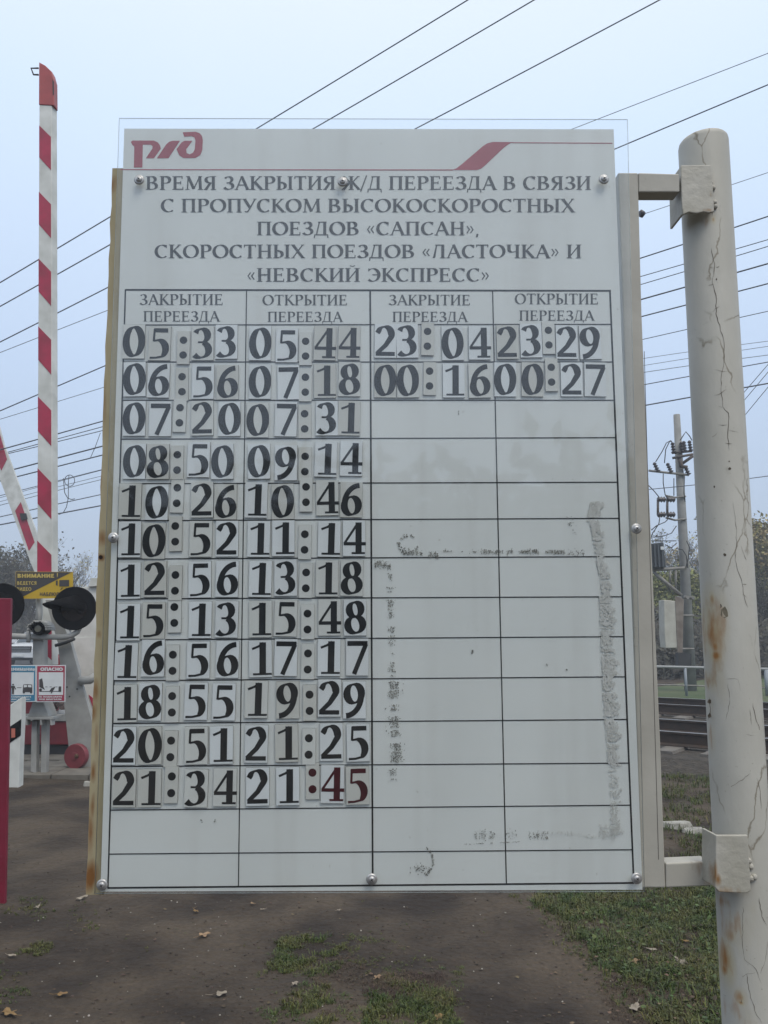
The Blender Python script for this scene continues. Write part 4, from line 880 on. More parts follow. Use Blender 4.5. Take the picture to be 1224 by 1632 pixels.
b = MB(); b.prism([cp(-.85, 1.35, 1.13), cp(.85, 1.35, 1.13), cp(.70, 2.1, 1.66), cp(-.70, 2.1, 1.66)], (0, 2.0, 0)); b.build('roof', carp, body)
b = MB(); b.poly([cp(-.78, 1.37, 1.17), cp(.78, 1.37, 1.17), cp(.66, 2.03, 1.63), cp(-.66, 2.03, 1.63)]); 
for v in range(4): pass
o = b.build('windscreen', glass, body); o.location.y -= .03
b = MB()
for i in range(4): b.box(tuple(cp(-.55, -.03, .72 + i * .075)), tuple(cp(.55, .02, .75 + i * .075)))
b.build('grille', mat('grille', (.3, .31, .32), rough=.3, metal=.6), body)
b = MB(); b.box(tuple(cp(-.58, -.012, .70)), tuple(cp(.58, .05, 1.0))); b.build('grille_back', blk, body)
b = MB(); b.box(tuple(cp(-.85, -.02, .32)), tuple(cp(.85, .3, .45))); b.build('lower_bumper', blk, body)
b = MB(); b.box(tuple(cp(-.27, -.05, .50)), tuple(cp(.27, -.02, .61))); b.build('number_plate', wht, body)
for s in (-1, 1):
    b = MB(); b.prism([cp(s * .6, -.02, .84), cp(s * .88, .06, .86), cp(s * .9, .1, 1.0), cp(s * .6, .02, .95)], (0, .06, 0)); b.build('headlight', mat('lamp_glass', (.6, .62, .63), rough=.1), body)
    b = MB(); b.box(tuple(cp(s * .95 - .1, 1.45, 1.15)), tuple(cp(s * .95 + .12, 1.55, 1.32))); b.build('mirror', carp, body)
    for yy in (.85, 3.7):
        b = MB(); b.lathe(cp(s * .78, yy, .36), (s, 0, 0), [(0, -.1), (.34, -.1), (.36, -.06), (.36, .12), (.33, .16), (.2, .16), (0, .14)], 20); b.build('wheel', tyre, car)

# ------------------------------------------------------------------ right side: concrete pole with switchgear
conc = mat('pole_concrete', (.25, .25, .24), (.19, .19, .18), scale=4, rough=.9, bump=.003)
YP = 23.5
pole = empty('utility_pole', at(1101, 1105, YP), 'slender concrete utility pole carrying insulators, fuses and a pale cabinet behind the tracks', 'utility pole')
b = MB(); b.tube([at(1078.5, 661, YP), at(1090, 880, YP), at(1101.5, 1118, YP)], [.095, .135, .175], 14); b.build('shaft', conc, pole)
insm = mat('insulator_brown', (.03, .025, .03), (.05, .04, .045), scale=10, rough=.35)
galv = mat('galvanised', (.24, .23, .21), (.16, .15, .14), scale=10, rough=.6); gd = mat('weathered_steel', (.07, .06, .06), (.12, .09, .07), scale=8, rough=.8)
def bar(name, pts, Y, r, m, par=pole, n=6): return tubepx(name, pts, Y, r, m, par, n)
def insul(x, y, Y, h=10, lean=0.0, r_=.085):
    """stacked-disc insulator standing at photo spot (x,y) upward"""
    p = at(x, y, Y); q = at(x + lean * h, y - h, Y); ax = q - p; L_ = ax.length; pr = [(0, 0)]
    k = 4
    for i in range(k):
        f = i / k; pr += [(r_ * .4, L_ * f), (r_ * (1 - .08 * i), L_ * (f + .06)), (r_ * .45, L_ * (f + .2))]
    pr += [(r_ * .3, L_), (0, L_)]
    b = MB(); b.lathe(p, ax, pr, 10); return b.build('insulator', insm, pole)
bar('crossarm', [(1034, 750), (1060, 753), (1098, 757)], YP - .15, .035, galv)
for x, y in ((1049, 752), (1070, 753), (1098, 757)): insul(x, y, YP - .15, 15, -.45)
bar('crossarm', [(1071, 722), (1103, 719)], YP - .15, .035, gd); bar('crossarm', [(1072, 730), (1104, 724)], YP - .25, .04, gd)
for x, y in ((1074, 722), (1088, 721), (1092, 720), (1101, 719)): insul(x, y, YP - .15, 17, -.15)
bar('brace', [(1083, 742), (1104, 727)], YP - .1, .05, gd); bar('brace', [(1082, 730), (1086, 743), (1095, 745)], YP - .2, .06, gd)
bar('crossarm', [(1061, 790), (1076, 793), (1093, 791)], YP - .15, .03, galv); bar('crossarm', [(1061, 825), (1076, 829), (1094, 827)], YP - .15, .03, galv)
for x in (1048.5, 1063.5):
    bar('fuse_tube', [(x, 797), (x, 820)], YP - .3, .035, gd); 
    for y in (796, 820):
        b = MB(); b.lathe(at(x - 1, y, YP - .3), (1, 0, 0), [(0, 0), (.05, 0), (.09, .04), (.05, .08), (.09, .12), (.05, .16), (.09, .2), (.04, .24), (0, .26)], 10); b.build('insulator', insm, pole)
for pts in ([(1045, 736), (1055, 720), (1062, 706), (1069, 702), (1072, 708)], [(1059, 738), (1061, 716), (1067, 704), (1071, 703)], [(1084, 702), (1089, 694), (1093, 688), (1099, 695), (1103, 702)], [(1057, 755), (1057, 770), (1060, 788), (1066, 799)], [(1074, 762), (1074, 790)], [(1091, 758), (1090, 785), (1092, 800)],
            [(1030, 770), (1042, 782), (1051, 793)], [(1052, 822), (1050, 835), (1040, 850), (1036, 862)], [(1066, 826), (1060, 832), (1046, 838), (1038, 845)], [(1078, 838), (1070, 850), (1055, 855), (1040, 856)], [(1038, 862), (1062, 862), (1078, 862)],
            [(1060, 868), (1070, 873), (1079, 865)], [(1077, 874), (1088, 876), (1094, 886), (1096, 905)], [(1094, 862), (1099, 872), (1097, 890), (1093, 905)]):
    bar('jumper_wire', pts, YP - .35, .014, dark)
slab('transformer', mat('transformer_dark', (.035, .045, .055), (.05, .055, .06), scale=4, rough=.6), pole, [(1020, 868), (1057, 864), (1062, 904), (1022, 906)], YP - .5, .6, .02)
b = MB()
for k in range(6): b.prism(pp([(1024 + k * 6, 867), (1026 + k * 6, 867), (1028 + k * 6, 903), (1026 + k * 6, 903)], YP - .56), (0, .05, 0))
b.build('cooling_fins', mat('fins', (.06, .07, .08), rough=.6), pole)
slab('transformer_tag', wht, pole, [(1053, 871), (1058, 871), (1058, 876), (1053, 876)], YP - .57, .02)
bar('platform', [(1036, 909), (1094, 905)], YP - .3, .05, galv); bar('strut', [(1042, 912), (1086, 949)], YP - .3, .05, galv); bar('strut', [(1068, 909), (1068, 930)], YP - .3, .03, galv); bar('strut', [(1077, 908), (1077, 938)], YP - .3, .03, galv)
bar('strut', [(1046, 918), (1080, 945)], YP - .1, .03, galv)
cabm = mat('cabinet_cream', (.46, .45, .39), (.38, .36, .31), scale=4, rough=.6)
slab('cabinet', cabm, pole, [(1058, 956), (1070, 957), (1090, 960), (1086, 1033), (1061, 1033), (1059, 1010)], YP - .75, .45, .02)
slab('cabinet_side', mat('cabinet_dark_rust', (.22, .19, .16), (.14, .11, .09), scale=5, rough=.8), pole, [(1076, 950), (1090, 955), (1088, 1040), (1080, 1040)], YP - .77, .02)  # darker, browner strip on the right of the cabinet front
for y in (981, 1034): bar('strap', [(1069, y), (1106, y)], YP - .3, .03, galv)
b = MB()
for x, y in ((1082, 953), (1094, 952), (1103, 953)): b.lathe(at(x, y, YP - .4), (0, -1, 0), [(0, .1), (.05, .1), (.05, -.1)], 10)
b.build('clamp_bolt', galv, pole)
slab('meter_box', dark, pole, [(1081, 1040), (1102, 1042), (1102, 1062), (1081, 1062)], YP - .45, .25)
# handrail fence beyond the tracks
fence = empty('handrail_fence', at(1092, 1104, 21.5), 'low pale tubular handrail running along the far side of the tracks', 'fence')
fp = []
for px in (930, 1048, 1122, 1222, 1330): fp.append(at(px, 1062.5 + (px - 1048) * .022, 21.5))
b = MB(); b.tube(fp, .035, 8); b.build('top_rail', mat('rail_paint', (.25, .26, .26), rough=.5), fence)
b = MB(); b.tube([at(px, 1091 + (px - 1048) * .03, 21.5) for px in (930, 1100, 1330)], .02, 6); b.build('lower_rail', galv, fence)
for px in (960, 1030, 1092, 1150, 1221, 1290):
    p = at(px, 1063.5 + (px - 1048) * .022, 21.5); b = MB(); b.tube([p, Vector((p.x, p.y, 0))], .035 if px != 1221 else .06, 8); b.build('upright', mat('fence_post', (.24, .27, .30), rough=.6), fence)

# ------------------------------------------------------------------ overhead wires (each hangs in a vertical plane along the line)
wirem = mat('wire_dark', (.075, .085, .105), rough=.6); wirem2 = mat('wire_faint', (.16, .18, .21), rough=.6)
def onplane(x, y, q):
    r = ray(x, y); return CAM + r * (q / (r.x * TN.x + r.y * TN.y))
def interp(pts, n=26):
    X = np.array([p[0] for p in pts], float); Y = np.array([p[1] for p in pts], float); xx = np.linspace(X[0], X[-1], n)
    deg = min(2, len(pts) - 1); c = np.polyfit(X, Y, deg); return list(zip(xx, np.polyval(c, xx)))
def wire(pts, q, wpx, label, m=wirem):
    ex = list(pts); (xa, ya), (xb, yb) = ex[0], ex[1]; (xc, yc), (xd, yd) = ex[-2], ex[-1]
    ex.insert(0, (xa - 110, ya - (yb - ya) / (xb - xa) * 110)); ex.append((xd + 150, yd + (yd - yc) / (xd - xc) * 150))
    P = [onplane(x, y, q) for x, y in interp(ex)]
    b = MB(); rr = [max(.003, (p - CAM).length * wpx * .85 / 2 / FPX) for p in P]; rm = sum(rr) / len(rr)
    b.tube(P, [min(r_, rm * 1.5) for r_ in rr], 5); o = b.build('overhead_wire', m, None, loc=P[0]); o['label'] = label; o['category'] = 'wire'; o['group'] = 'overhead wires of the railway'
    return o
W = [([(0, 450), (170, 347), (420, 200), (745, 0)], 9, 2.0, 'topmost overhead wire, crossing the top edge left of the others'),
 ([(0, 488), (170, 392), (510, 200), (850, 0)], 9.6, 2.0, 'second overhead wire from the top, reaching the top edge in the middle'),
 ([(0, 545), (165, 462), (672, 200), (1050, 0)], 10.4, 2.0, 'third overhead wire from the top, reaching the top edge on the right'),
 ([(0, 562), (165, 498), (925, 200), (1224, 85)], 12, 1.2, 'thin faint wire passing behind the upper right corner of the board'),
 ([(0, 655), (165, 587), (985, 233), (1224, 135)], 11.4, 2.0, 'dark wire passing just above the frame arm towards the right edge'),
 ([(0, 668), (165, 614), (1023, 345), (1224, 275)], 13, 1.1, 'faint wire with a small insulator just right of the frame upright'),
 ([(7, 715), (59, 703), (163, 676), (1020, 409), (1168, 361), (1224, 344)], 12.2, 2.2, 'dark wire just below the top clamp'),
 ([(9, 721.5), (163, 678), (1022, 442), (1171, 398), (1224, 382)], 12.8, 1.5, 'upper of two close thin wires below the top clamp'),
 ([(10, 723.5), (163, 689), (1022, 451.6), (1224, 392)], 12.8, 1.5, 'lower of two close thin wires below the top clamp'),
 ([(0, 754), (59, 739), (163, 711.5), (1023, 476.7), (1224, 420)], 13.2, 2.6, 'thick twin conductor in the middle of the right-hand bundle'),
 ([(0, 766.6), (163, 725.5), (1040, 500), (1224, 452)], 13.6, 2.3, 'twin conductor next below the thickest one of the right-hand bundle'),
 ([(0, 790), (163, 738.7), (1027, 548), (1224, 497)], 14, 1.4, 'wire carrying the loop of loose cable at the left'),
 ([(0, 794), (163, 748), (1027, 571), (1224, 545)], 15, 1.0, 'faint thin wire below the looped one'),
 ([(0, 800), (163, 757), (1027, 581.7), (1096, 572.5), (1224, 553)], 15.5, 1.0, 'very thin wire above a pair of others right of the frame'),
 ([(0, 806), (163, 765), (1027, 591), (1096, 583), (1182, 572.5), (1224, 567)], 15.2, 1.2, 'thin wire just above the lower dark contact wire'),
 ([(0, 824), (160, 786), (1028, 614), (1097.5, 601), (1182, 584.7), (1224, 577)], 14.4, 1.7, 'upper dark contact wire above the utility pole'),
 ([(0, 836.5), (159, 806), (1030, 646.7), (1099, 633), (1184, 618), (1224, 611)], 14.6, 2.4, 'lower thick contact wire above the utility pole'),
 ([(1034, 779), (1105, 772.5), (1192, 764), (1224, 759)], 18.5, 1.4, 'wire crossing behind the utility pole below its insulators')]
for pts, q, w, lab in W: wire(pts, q, w, lab, wirem2 if w <= 1.2 else wirem)
for pts, lab in (([(1150, 667), (1187, 624), (1224, 581)], 'uppermost of three steep wires right of the post'), ([(1150, 680), (1187, 637), (1224, 593)], 'middle of three steep wires right of the post'), ([(1150, 705), (1187, 662), (1224, 617)], 'lowest of three steep wires right of the post')):
    P = [at(x, y, 20 + (1224 - x) * .02) for x, y in pts]; P.append(P[-1] + (P[-1] - P[-2]) * 2.5)
    b = MB(); b.tube(P, .009, 5); o = b.build('overhead_wire', wirem, None, loc=P[0]); tag(o, lab, 'wire', 'overhead wires of the railway')
# loop of cable and dropper
loop = empty('cable_loop', onplane(105, 815, 14.2), 'curled loop of loose cable hanging between two wires at the left', 'cable')
b = MB(); b.tube([onplane(111 + 8 * math.cos(a), 766 + 9 * math.sin(a), 14.1) for a in [i * math.pi / 10 for i in range(21)]], .012, 5)
b.tube([onplane(x, y, 14.1) for x, y in ((101, 762), (102, 772), (103, 785), (108, 794), (114, 796), (119, 795))], .014, 5); b.tube([onplane(x, y, 14.1) for x, y in ((110, 757), (109, 770), (109, 793), (106, 808), (101, 817), (94, 820))], .012, 5)
b.tube([onplane(x, y, 14.1) for x, y in ((160, 690), (152, 712), (144, 730))], .01, 5); b.build('cable', wirem, loop)
ins = MB(); c = onplane(1023, 341.5, 12.9); ins.lathe(c - Vector((.05, 0, 0)), (1, 0, .2), [(0, 0), (.05, .01), (.07, .05), (.03, .1), (0, .12)], 10); o = ins.build('wire_insulator', insm, None, loc=c); 
for v in (): pass
tag(o, 'small grey insulator hanging on a faint wire right of the frame upright', 'insulator')

# ------------------------------------------------------------------ vegetation
bark = mat('bark', (.10, .09, .08), (.06, .055, .05), scale=5, rough=.95)
lf_dark = mat('leaf_sparse_dark', (.075, .07, .05), rough=.8, island=.5); lf_yel = mat('leaf_autumn', (.24, .20, .08), rough=.8, island=.45); lf_grn = mat('leaf_olive', (.15, .16, .05), rough=.8, island=.45)
def tree_mesh(seed, H, spread, nleaf, leafm, lsize, twigs=1.0):
    rs = random.Random(seed); b = MB(); tips = []
    def grow(p, d, L_, r_, lev):
        q = p; k = 4; pts = [p]; rad = [r_]
        for i in range(k):
            d = (d + Vector((rs.gauss(0, .13), rs.gauss(0, .13), rs.gauss(0, .06) + (.05 if lev else .02)))).normalized(); q = q + d * (L_ / k); pts.append(q); rad.append(r_ * (1 - .55 * (i + 1) / k))
        b.tube(pts, rad, 7 if lev == 0 else (4 if lev < 3 else 3), caps=False)
        if lev >= 2: tips.extend(pts[1:])
        if lev >= 4: return
        nb = {0: 9, 1: 6, 2: 5, 3: 4}[lev]
        for j in range(nb):
            f = rs.uniform(.28, 1.0) if lev == 0 else rs.uniform(.15, 1.0); i0 = min(k - 1, int(f * k)); pp_ = pts[i0] + (pts[i0 + 1] - pts[i0]) * (f * k - i0)
            a = rs.random() * 6.283; up = rs.uniform(.25, .9); dd = Vector((math.cos(a) * spread, math.sin(a) * spread, up)).normalized(); dd = (dd + d * .5).normalized()
            grow(pp_, dd, L_ * rs.uniform(.42, .62), max(.008, rad[i0] * .5), lev + 1)
    grow(Vector((0, 0, 0)), Vector((0, 0, 1)), H * .62, H * .018, 0)
    v = []; f = []
    for i in range(nleaf):
        c = rs.choice(tips) + Vector((rs.gauss(0, .22), rs.gauss(0, .22), rs.gauss(0, .2))); u = Vector((rs.gauss(0, 1), rs.gauss(0, 1), rs.gauss(0, 1))).normalized(); w = u.orthogonal().normalized(); s = lsize * rs.uniform(.5, 1.3)
        n0 = len(v); v += [tuple(c - u * s), tuple(c + w * s * .6), tuple(c + u * s), tuple(c - w * s * .6)]; f.append((n0, n0 + 1, n0 + 2, n0 + 3))
    m1 = bpy.data.meshes.new('trunk'); m1.from_pydata(b.v, [], b.f); m1.materials.append(bark)
    m2 = bpy.data.meshes.new('crown'); m2.from_pydata(v, [], f); m2.materials.append(leafm)
    return m1, m2
TM = {'bare': tree_mesh(1, 8, 1.0, 2600, lf_dark, .09), 'yellow': tree_mesh(2, 8, .9, 9000, lf_yel, .10), 'olive': tree_mesh(3, 8, .9, 9000, lf_grn, .10), 'bare2': tree_mesh(4, 8, .8, 900, lf_yel, .08)}
def tree(kind, px, Y, ytop, label, rz=0.0, grp='trees in the mist beyond the railway'):
    p = at(px, 1000, Y); top = at(px, ytop, Y).z; s = top / 8.0 * .95
    t_ = empty('tree', (p.x, Y, 0), label, 'tree', grp); t_.scale = (s, s, s); t_.rotation_euler = (0, 0, rz)
    for m_, n_ in zip(TM[kind], ('trunk', 'crown')):
        o = link(bpy.data.objects.new(n_, m_)); o.parent = t_
for a in (('bare', 12, 42, 822, 'bare dark tree at the far left behind the leaning barrier arm', 0), ('bare', 55, 47, 850, 'dark leafless tree right behind the upright barrier arm', 2), ('bare2', 98, 44, 868, 'thin bare tree just right of the upright barrier arm', 1), ('bare', -40, 46, 815, 'bare tree cut by the left edge', 3),
          ('bare', 30, 60, 850, 'tree behind the yellow warning plate', 4), ('bare2', 128, 70, 905, 'low distant tree beside the white cabinet', 5),
          ('bare2', 1060, 46, 832, 'pale bare tree left of the utility pole', 1), ('bare2', 1098, 50, 826, 'pale bare tree behind the utility pole', 4), ('olive', 1088, 34, 872, 'olive green tree low behind the utility pole', 2), ('olive', 1050, 36, 880, 'olive tree behind the frame upright', 5),
          ('yellow', 1208, 46, 812, 'yellowing tree right of the post', 0.5), ('olive', 1190, 40, 880, 'olive tree half hidden behind the right edge of the post', 3.5), ('yellow', 1240, 40, 785, 'yellow autumn tree cut by the right edge', 2.2), ('bare', 1215, 36, 880, 'grey twiggy tree low behind the right side of the post', 3.1), ('bare', 1150, 40, 870, 'tree hidden behind the post', 1.1), ('bare2', 1130, 52, 840, 'bare tree beside the left edge of the post', 2.6)):
    tree(*a)
# shrubs and woodland mass
def thicket(name, spots, m, nleaf, ls, label=None):
    v = []; f = []; rs = random.Random(len(spots))
    for (x, y, r_, h) in spots:
        for i in range(nleaf):
            a = rs.random() * 6.283; k = math.sqrt(rs.random()); z = h * (rs.random() ** .8) * (1 - .5 * k * k) * rs.uniform(.7, 1.1)
            c = Vector((x + r_ * k * math.cos(a), y + r_ * k * math.sin(a), max(.05, z))); u = Vector((rs.gauss(0, 1), rs.gauss(0, 1), rs.gauss(0, 1))).normalized(); w = u.orthogonal().normalized(); s = ls * rs.uniform(.5, 1.4)
            n0 = len(v); v += [tuple(c - u * s), tuple(c + w * s * .5), tuple(c + u * s), tuple(c - w * s * .5)]; f.append((n0, n0 + 1, n0 + 2, n0 + 3))
    me = bpy.data.meshes.new(name); me.from_pydata(v, [], f); me.materials.append(m); o = link(bpy.data.objects.new(name, me)); o['kind'] = 'stuff'; return o
thick_m = mat('thicket_twigs', (.055, .052, .04), rough=.9, island=.5)
sp1 = []
for px in range(985, 1330, 22):
    p = at(px, 1000, random.uniform(31, 37)); sp1.append((p.x, p.y, 2.4, random.uniform(1.8, 2.9)))
for px in range(-60, 60, 26):
    p = at(px, 1000, random.uniform(52, 58)); sp1.append((p.x, p.y, 3, random.uniform(3.2, 5.2)))
thicket('undergrowth', sp1, thick_m, 2200, .13)
far = []
for k in range(60):
    a = R(-62 + k * 2.1); d = random.uniform(105, 130); far.append((d * math.sin(a), d * math.cos(a), 6, random.uniform(5, 8)))
thicket('distant_woodland', far, thick_m, 420, .5)
# unseen trees added behind the viewer to darken the board's lower reflection
bk = []
for k in range(34):
    a = R(180 - 85 + k * 5.2); d = random.uniform(17, 21); bk.append((d * math.sin(a), d * math.cos(a), 2.6, random.uniform(3.6, 5.4)))
thicket('unseen_thicket', bk, thick_m, 700, .34)

# ------------------------------------------------------------------ grass, leaves and litter near the viewer
def in_poly(x, y, poly):
    c = False; n = len(poly)
    for i in range(n):
        x0, y0 = poly[i]; x1, y1 = poly[(i + 1) % n]
        if (y0 > y) != (y1 > y) and x < (x1 - x0) * (y - y0) / (y1 - y0) + x0: c = not c
    return c
def noise2(x, y): return math.sin(x * 3.1 + 1.3 * math.sin(y * 2.3)) * math.sin(y * 3.7 + 1.1 * math.sin(x * 2.9)) + .5 * math.sin(x * 9.1 + y * 4) * math.sin(y * 8.3 - x * 3)
gv = []; gf = []
def blade(x, y, z, h, w, lean):
    a = random.random() * 6.283; dx, dy = math.cos(a), math.sin(a); l = random.uniform(.2, lean); bx, by = -dy * w / 2, dx * w / 2; n0 = len(gv)
    gv.extend([(x - bx, y - by, z), (x + bx, y + by, z), (x + dx * h * l * .4 + bx * .8, y + dy * h * l * .4 + by * .8, z + h * .6), (x + dx * h * l * .4 - bx * .8, y + dy * h * l * .4 - by * .8, z + h * .6), (x + dx * h * l, y + dy * h * l, z + h * (1 - .35 * l))])
    gf.append((n0, n0 + 1, n0 + 2, n0 + 3)); gf.append((n0 + 3, n0 + 2, n0 + 4))
random.seed(11)
def scatter(poly, n, h, dens=lambda x, y: 1.0, w=(.002, .005), lean=1.1, z=None):
    P = [gnd(x, y) for x, y in poly]; pl = [(p.x, p.y) for p in P]; x0 = min(p[0] for p in pl); x1 = max(p[0] for p in pl); y0 = min(p[1] for p in pl); y1 = max(p[1] for p in pl)
    for _ in range(n):
        x = random.uniform(x0, x1); y = random.uniform(y0, y1)
        if not in_poly(x + .05 * noise2(x * 5, y * 5), y + .08 * noise2(y * 4, x * 4), pl): continue
        if random.random() > dens(x, y): continue
        k = random.choice((3, 5, 8, 11)); hh = random.uniform(*h); zz = float(hgt(x, y)) - .003; rr = hh * .35
        for _k in range(k): blade(x + random.gauss(0, rr), y + random.gauss(0, rr), zz, hh * random.uniform(.5, 1.15), random.uniform(*w), lean)
d1 = lambda x, y: min(1, max(.12, .75 + .6 * noise2(x * 2.2, y * 2.0)))
scatter([(840, 1428), (1160, 1400), (1300, 1400), (1300, 1700), (1095, 1700), (1020, 1600), (960, 1540), (905, 1480)], 15000, (.018, .06), d1, w=(.002, .006), lean=1.4)
scatter([(800, 1428), (1160, 1400), (1300, 1700), (1060, 1700), (990, 1610), (930, 1550), (870, 1480)], 3500, (.008, .03), d1, w=(.002, .005), lean=1.5)
scatter([(1000, 1184), (1300, 1184), (1300, 1430), (1000, 1430)], 15000, (.02, .08), lambda x, y: min(1, max(.15, .75 + .7 * noise2(x * 1.6, y * 1.4))), w=(.003, .007))
scatter([(430, 1500), (500, 1488), (555, 1492), (545, 1530), (520, 1575), (530, 1640), (425, 1640), (440, 1600), (470, 1560), (425, 1540)], 4500, (.010, .032), lambda x, y: min(1, max(0, .35 + .9 * noise2(x * 4, y * 4))))
scatter([(585, 1580), (640, 1560), (705, 1580), (740, 1660), (580, 1660)], 3500, (.012, .04), lambda x, y: min(1, max(0, .5 + .7 * noise2(x * 4 + 2, y * 4))))
scatter([(20, 1435), (85, 1430), (80, 1470), (20, 1465)], 400, (.008, .025), lambda x, y: .5); scatter([(36, 1505), (80, 1500), (75, 1520), (36, 1520)], 250, (.008, .025), lambda x, y: .7)
scatter([(110, 1440), (150, 1440), (160, 1490), (110, 1480)], 350, (.006, .02), lambda x, y: .3); scatter([(-60, 1530), (20, 1530), (30, 1632), (-60, 1632)], 1200, (.006, .02), lambda x, y: max(0, .2 + .6 * noise2(x * 3, y * 3)))
scatter([(30, 1432), (850, 1425), (1000, 1632), (0, 1632)], 4000, (.005, .014), lambda x, y: max(0, -.55 + .75 * noise2(x * 3.3, y * 2.9)))
scatter([(425, 1490), (600, 1485), (740, 1560), (760, 1640), (415, 1640)], 9000, (.005, .018), lambda x, y: max(0, .05 + .5 * noise2(x * 6 + 1, y * 6)), w=(.001, .004), lean=1.8)
scatter([(1040, 1165), (1300, 1165), (1300, 1190), (1040, 1190)], 900, (.03, .08), lambda x, y: .4, w=(.003, .008))
me = bpy.data.meshes.new('grass'); me.from_pydata(gv, [], gf); me.materials.append(mat('grass_blade', (.036, .064, .005), (.080, .078, .013), scale=5, rough=.6, island=.6)); o = link(bpy.data.objects.new('grass', me)); o['kind'] = 'stuff'
# dry reddish-brown tuft and dead stems
gv = []; gf = []
scatter([(565, 1580), (600, 1560), (680, 1550), (720, 1565), (725, 1600), (640, 1605)], 2600, (.008, .03), lambda x, y: .8, w=(.001, .003), lean=2.2)
scatter([(500, 1525), (570, 1520), (580, 1560), (520, 1570), (560, 1600), (540, 1630)], 1300, (.005, .02), lambda x, y: .6, w=(.001, .003), lean=2.2)
scatter([(850, 1430), (1140, 1420), (1140, 1632), (1010, 1632), (930, 1530)], 3500, (.005, .03), lambda x, y: max(0, .3 - .6 * noise2(x * 2.2, y * 2)), w=(.001, .003), lean=2.2)
scatter([(940, 1560), (1060, 1560), (1090, 1640), (1000, 1640)], 1600, (.005, .02), lambda x, y: .6, w=(.001, .003), lean=2.2)
me = bpy.data.meshes.new('dead_grass'); me.from_pydata(gv, [], gf); me.materials.append(mat('dead_stems', (.055, .035, .028), (.10, .075, .045), scale=6, rough=.9, island=.5)); o = link(bpy.data.objects.new('dead_grass', me)); o['kind'] = 'stuff'
# clover-like small round leaves among the grass
v = []; f = []
P = [gnd(x, y) for x, y in [(860, 1430), (1300, 1400), (1300, 1700), (1095, 1700), (960, 1540)]]; pl = [(p.x, p.y) for p in P]
for _ in range(2600):
    x = random.uniform(min(p[0] for p in pl), max(p[0] for p in pl)); y = random.uniform(min(p[1] for p in pl), max(p[1] for p in pl))
    if not in_poly(x, y, pl) or random.random() > d1(x, y) * .6: continue
    s = random.uniform(.004, .013); z = float(hgt(x, y)) + random.uniform(.01, .035); tx, ty = random.gauss(0, .35), random.gauss(0, .35); n0 = len(v); k = 6
    for i in range(k):
        a = 6.283 * i / k; dx, dy = s * math.cos(a), s * math.sin(a); v.append((x + dx, y + dy, z + dx * tx + dy * ty))
    f.append(tuple(range(n0, n0 + k)))
me = bpy.data.meshes.new('clover'); me.from_pydata(v, [], f); me.materials.append(mat('clover_leaf', (.036, .070, .010), (.065, .085, .016), scale=9, rough=.6, island=.4)); o = link(bpy.data.objects.new('clover', me)); o['kind'] = 'stuff'
# soil crumbs and grit
b = MB()
for _ in range(3800):
    y = random.uniform(1245, 1640); x = random.uniform(-20, 1150); p = gnd(x, y)
    if p.y > 9: continue
    if random.random() < .25: p = gnd(random.gauss(520, 120), random.uniform(1440, 1640))
    pebble(b, p + Vector((0, 0, float(hgt(p.x, p.y)))), random.choice((.0015, .002, .002, .003, .003, .004, .006, .009)) * random.uniform(.7, 1.3), 4)
b.build('soil_crumbs', mat('crumbs', (.068, .052, .038), (.034, .026, .020), scale=9, rough=.95, island=.35), kind='stuff')
b = MB()
for _ in range(90):
    y = random.uniform(1430, 1640); x = random.uniform(0, 1100); p = gnd(x, y); pebble(b, p + Vector((0, 0, float(hgt(p.x, p.y)) + .002)), random.uniform(.0025, .006), 4)
b.build('pale_chips', mat('chips', (.32, .30, .26), rough=.9, island=.4), kind='stuff')
# leaf litter too small to tell apart
b = MB()
for _ in range(900):
    y = random.uniform(1425, 1640); x = random.uniform(20, 1160)
    if not (x > 860 or random.random() < .22): continue
    p = gnd(x, y); s_ = random.uniform(.004, .012); z_ = float(hgt(p.x, p.y)) + (random.uniform(.01, .03) if x > 900 else .004); a0 = random.random() * 6.3
    b.poly([(p.x + s_ * random.uniform(.6, 1.2) * math.cos(a0 + k * 1.256), p.y + s_ * random.uniform(.5, 1) * math.sin(a0 + k * 1.256), z_ + random.uniform(0, s_ * .6)) for k in range(5)])
b.build('leaf_litter', mat('litter', (.11, .075, .045), (.06, .04, .028), scale=30, rough=.9, island=.5), kind='stuff')
# fallen leaves
leafm = [mat('fallen_leaf_tan', (.30, .20, .11), (.22, .14, .08), scale=40, rough=.8), mat('fallen_leaf_grey', (.27, .23, .18), (.2, .17, .13), scale=40, rough=.8), mat('fallen_leaf_ochre', (.22, .14, .05), (.17, .1, .04), scale=40, rough=.8)]
def leaf(x, y, s, mi, label):
    s *= 1.5
    p = gnd(x, y); z = float(hgt(p.x, p.y)) + .012; b = MB(); n = 22; a0 = random.random() * 6.283; c = Vector((p.x, p.y, z))
    ring = []
    for i in range(n):
        a = 6.283 * i / n; lob = .68 + .32 * math.cos(a * 5 + .4) * (.6 + .4 * math.cos(a)); r_ = s * lob * (1.0 if abs(math.cos(a)) > .5 else .8); dx, dy = r_ * 1.25 * math.cos(a), r_ * .85 * math.sin(a)
        ring.append(c + Vector((dx * math.cos(a0) - dy * math.sin(a0), dx * math.sin(a0) + dy * math.cos(a0), s * (.16 * math.sin(a * 2 + a0) ** 2 + .06 * math.sin(a * 3)))))
    for i in range(n): b.poly([c, ring[i], ring[(i + 1) % n]])
    u = (ring[0] - c).normalized(); b.tube([c, ring[0], ring[0] + u * s * .6 + Vector((0, 0, .004))], .0012, 4)
    o = b.build('fallen_leaf', leafm[mi], None, loc=c); tag(o, label, 'leaf', 'fallen leaves on the ground'); md = o.modifiers.new('s', 'SOLIDIFY'); md.thickness = .0006
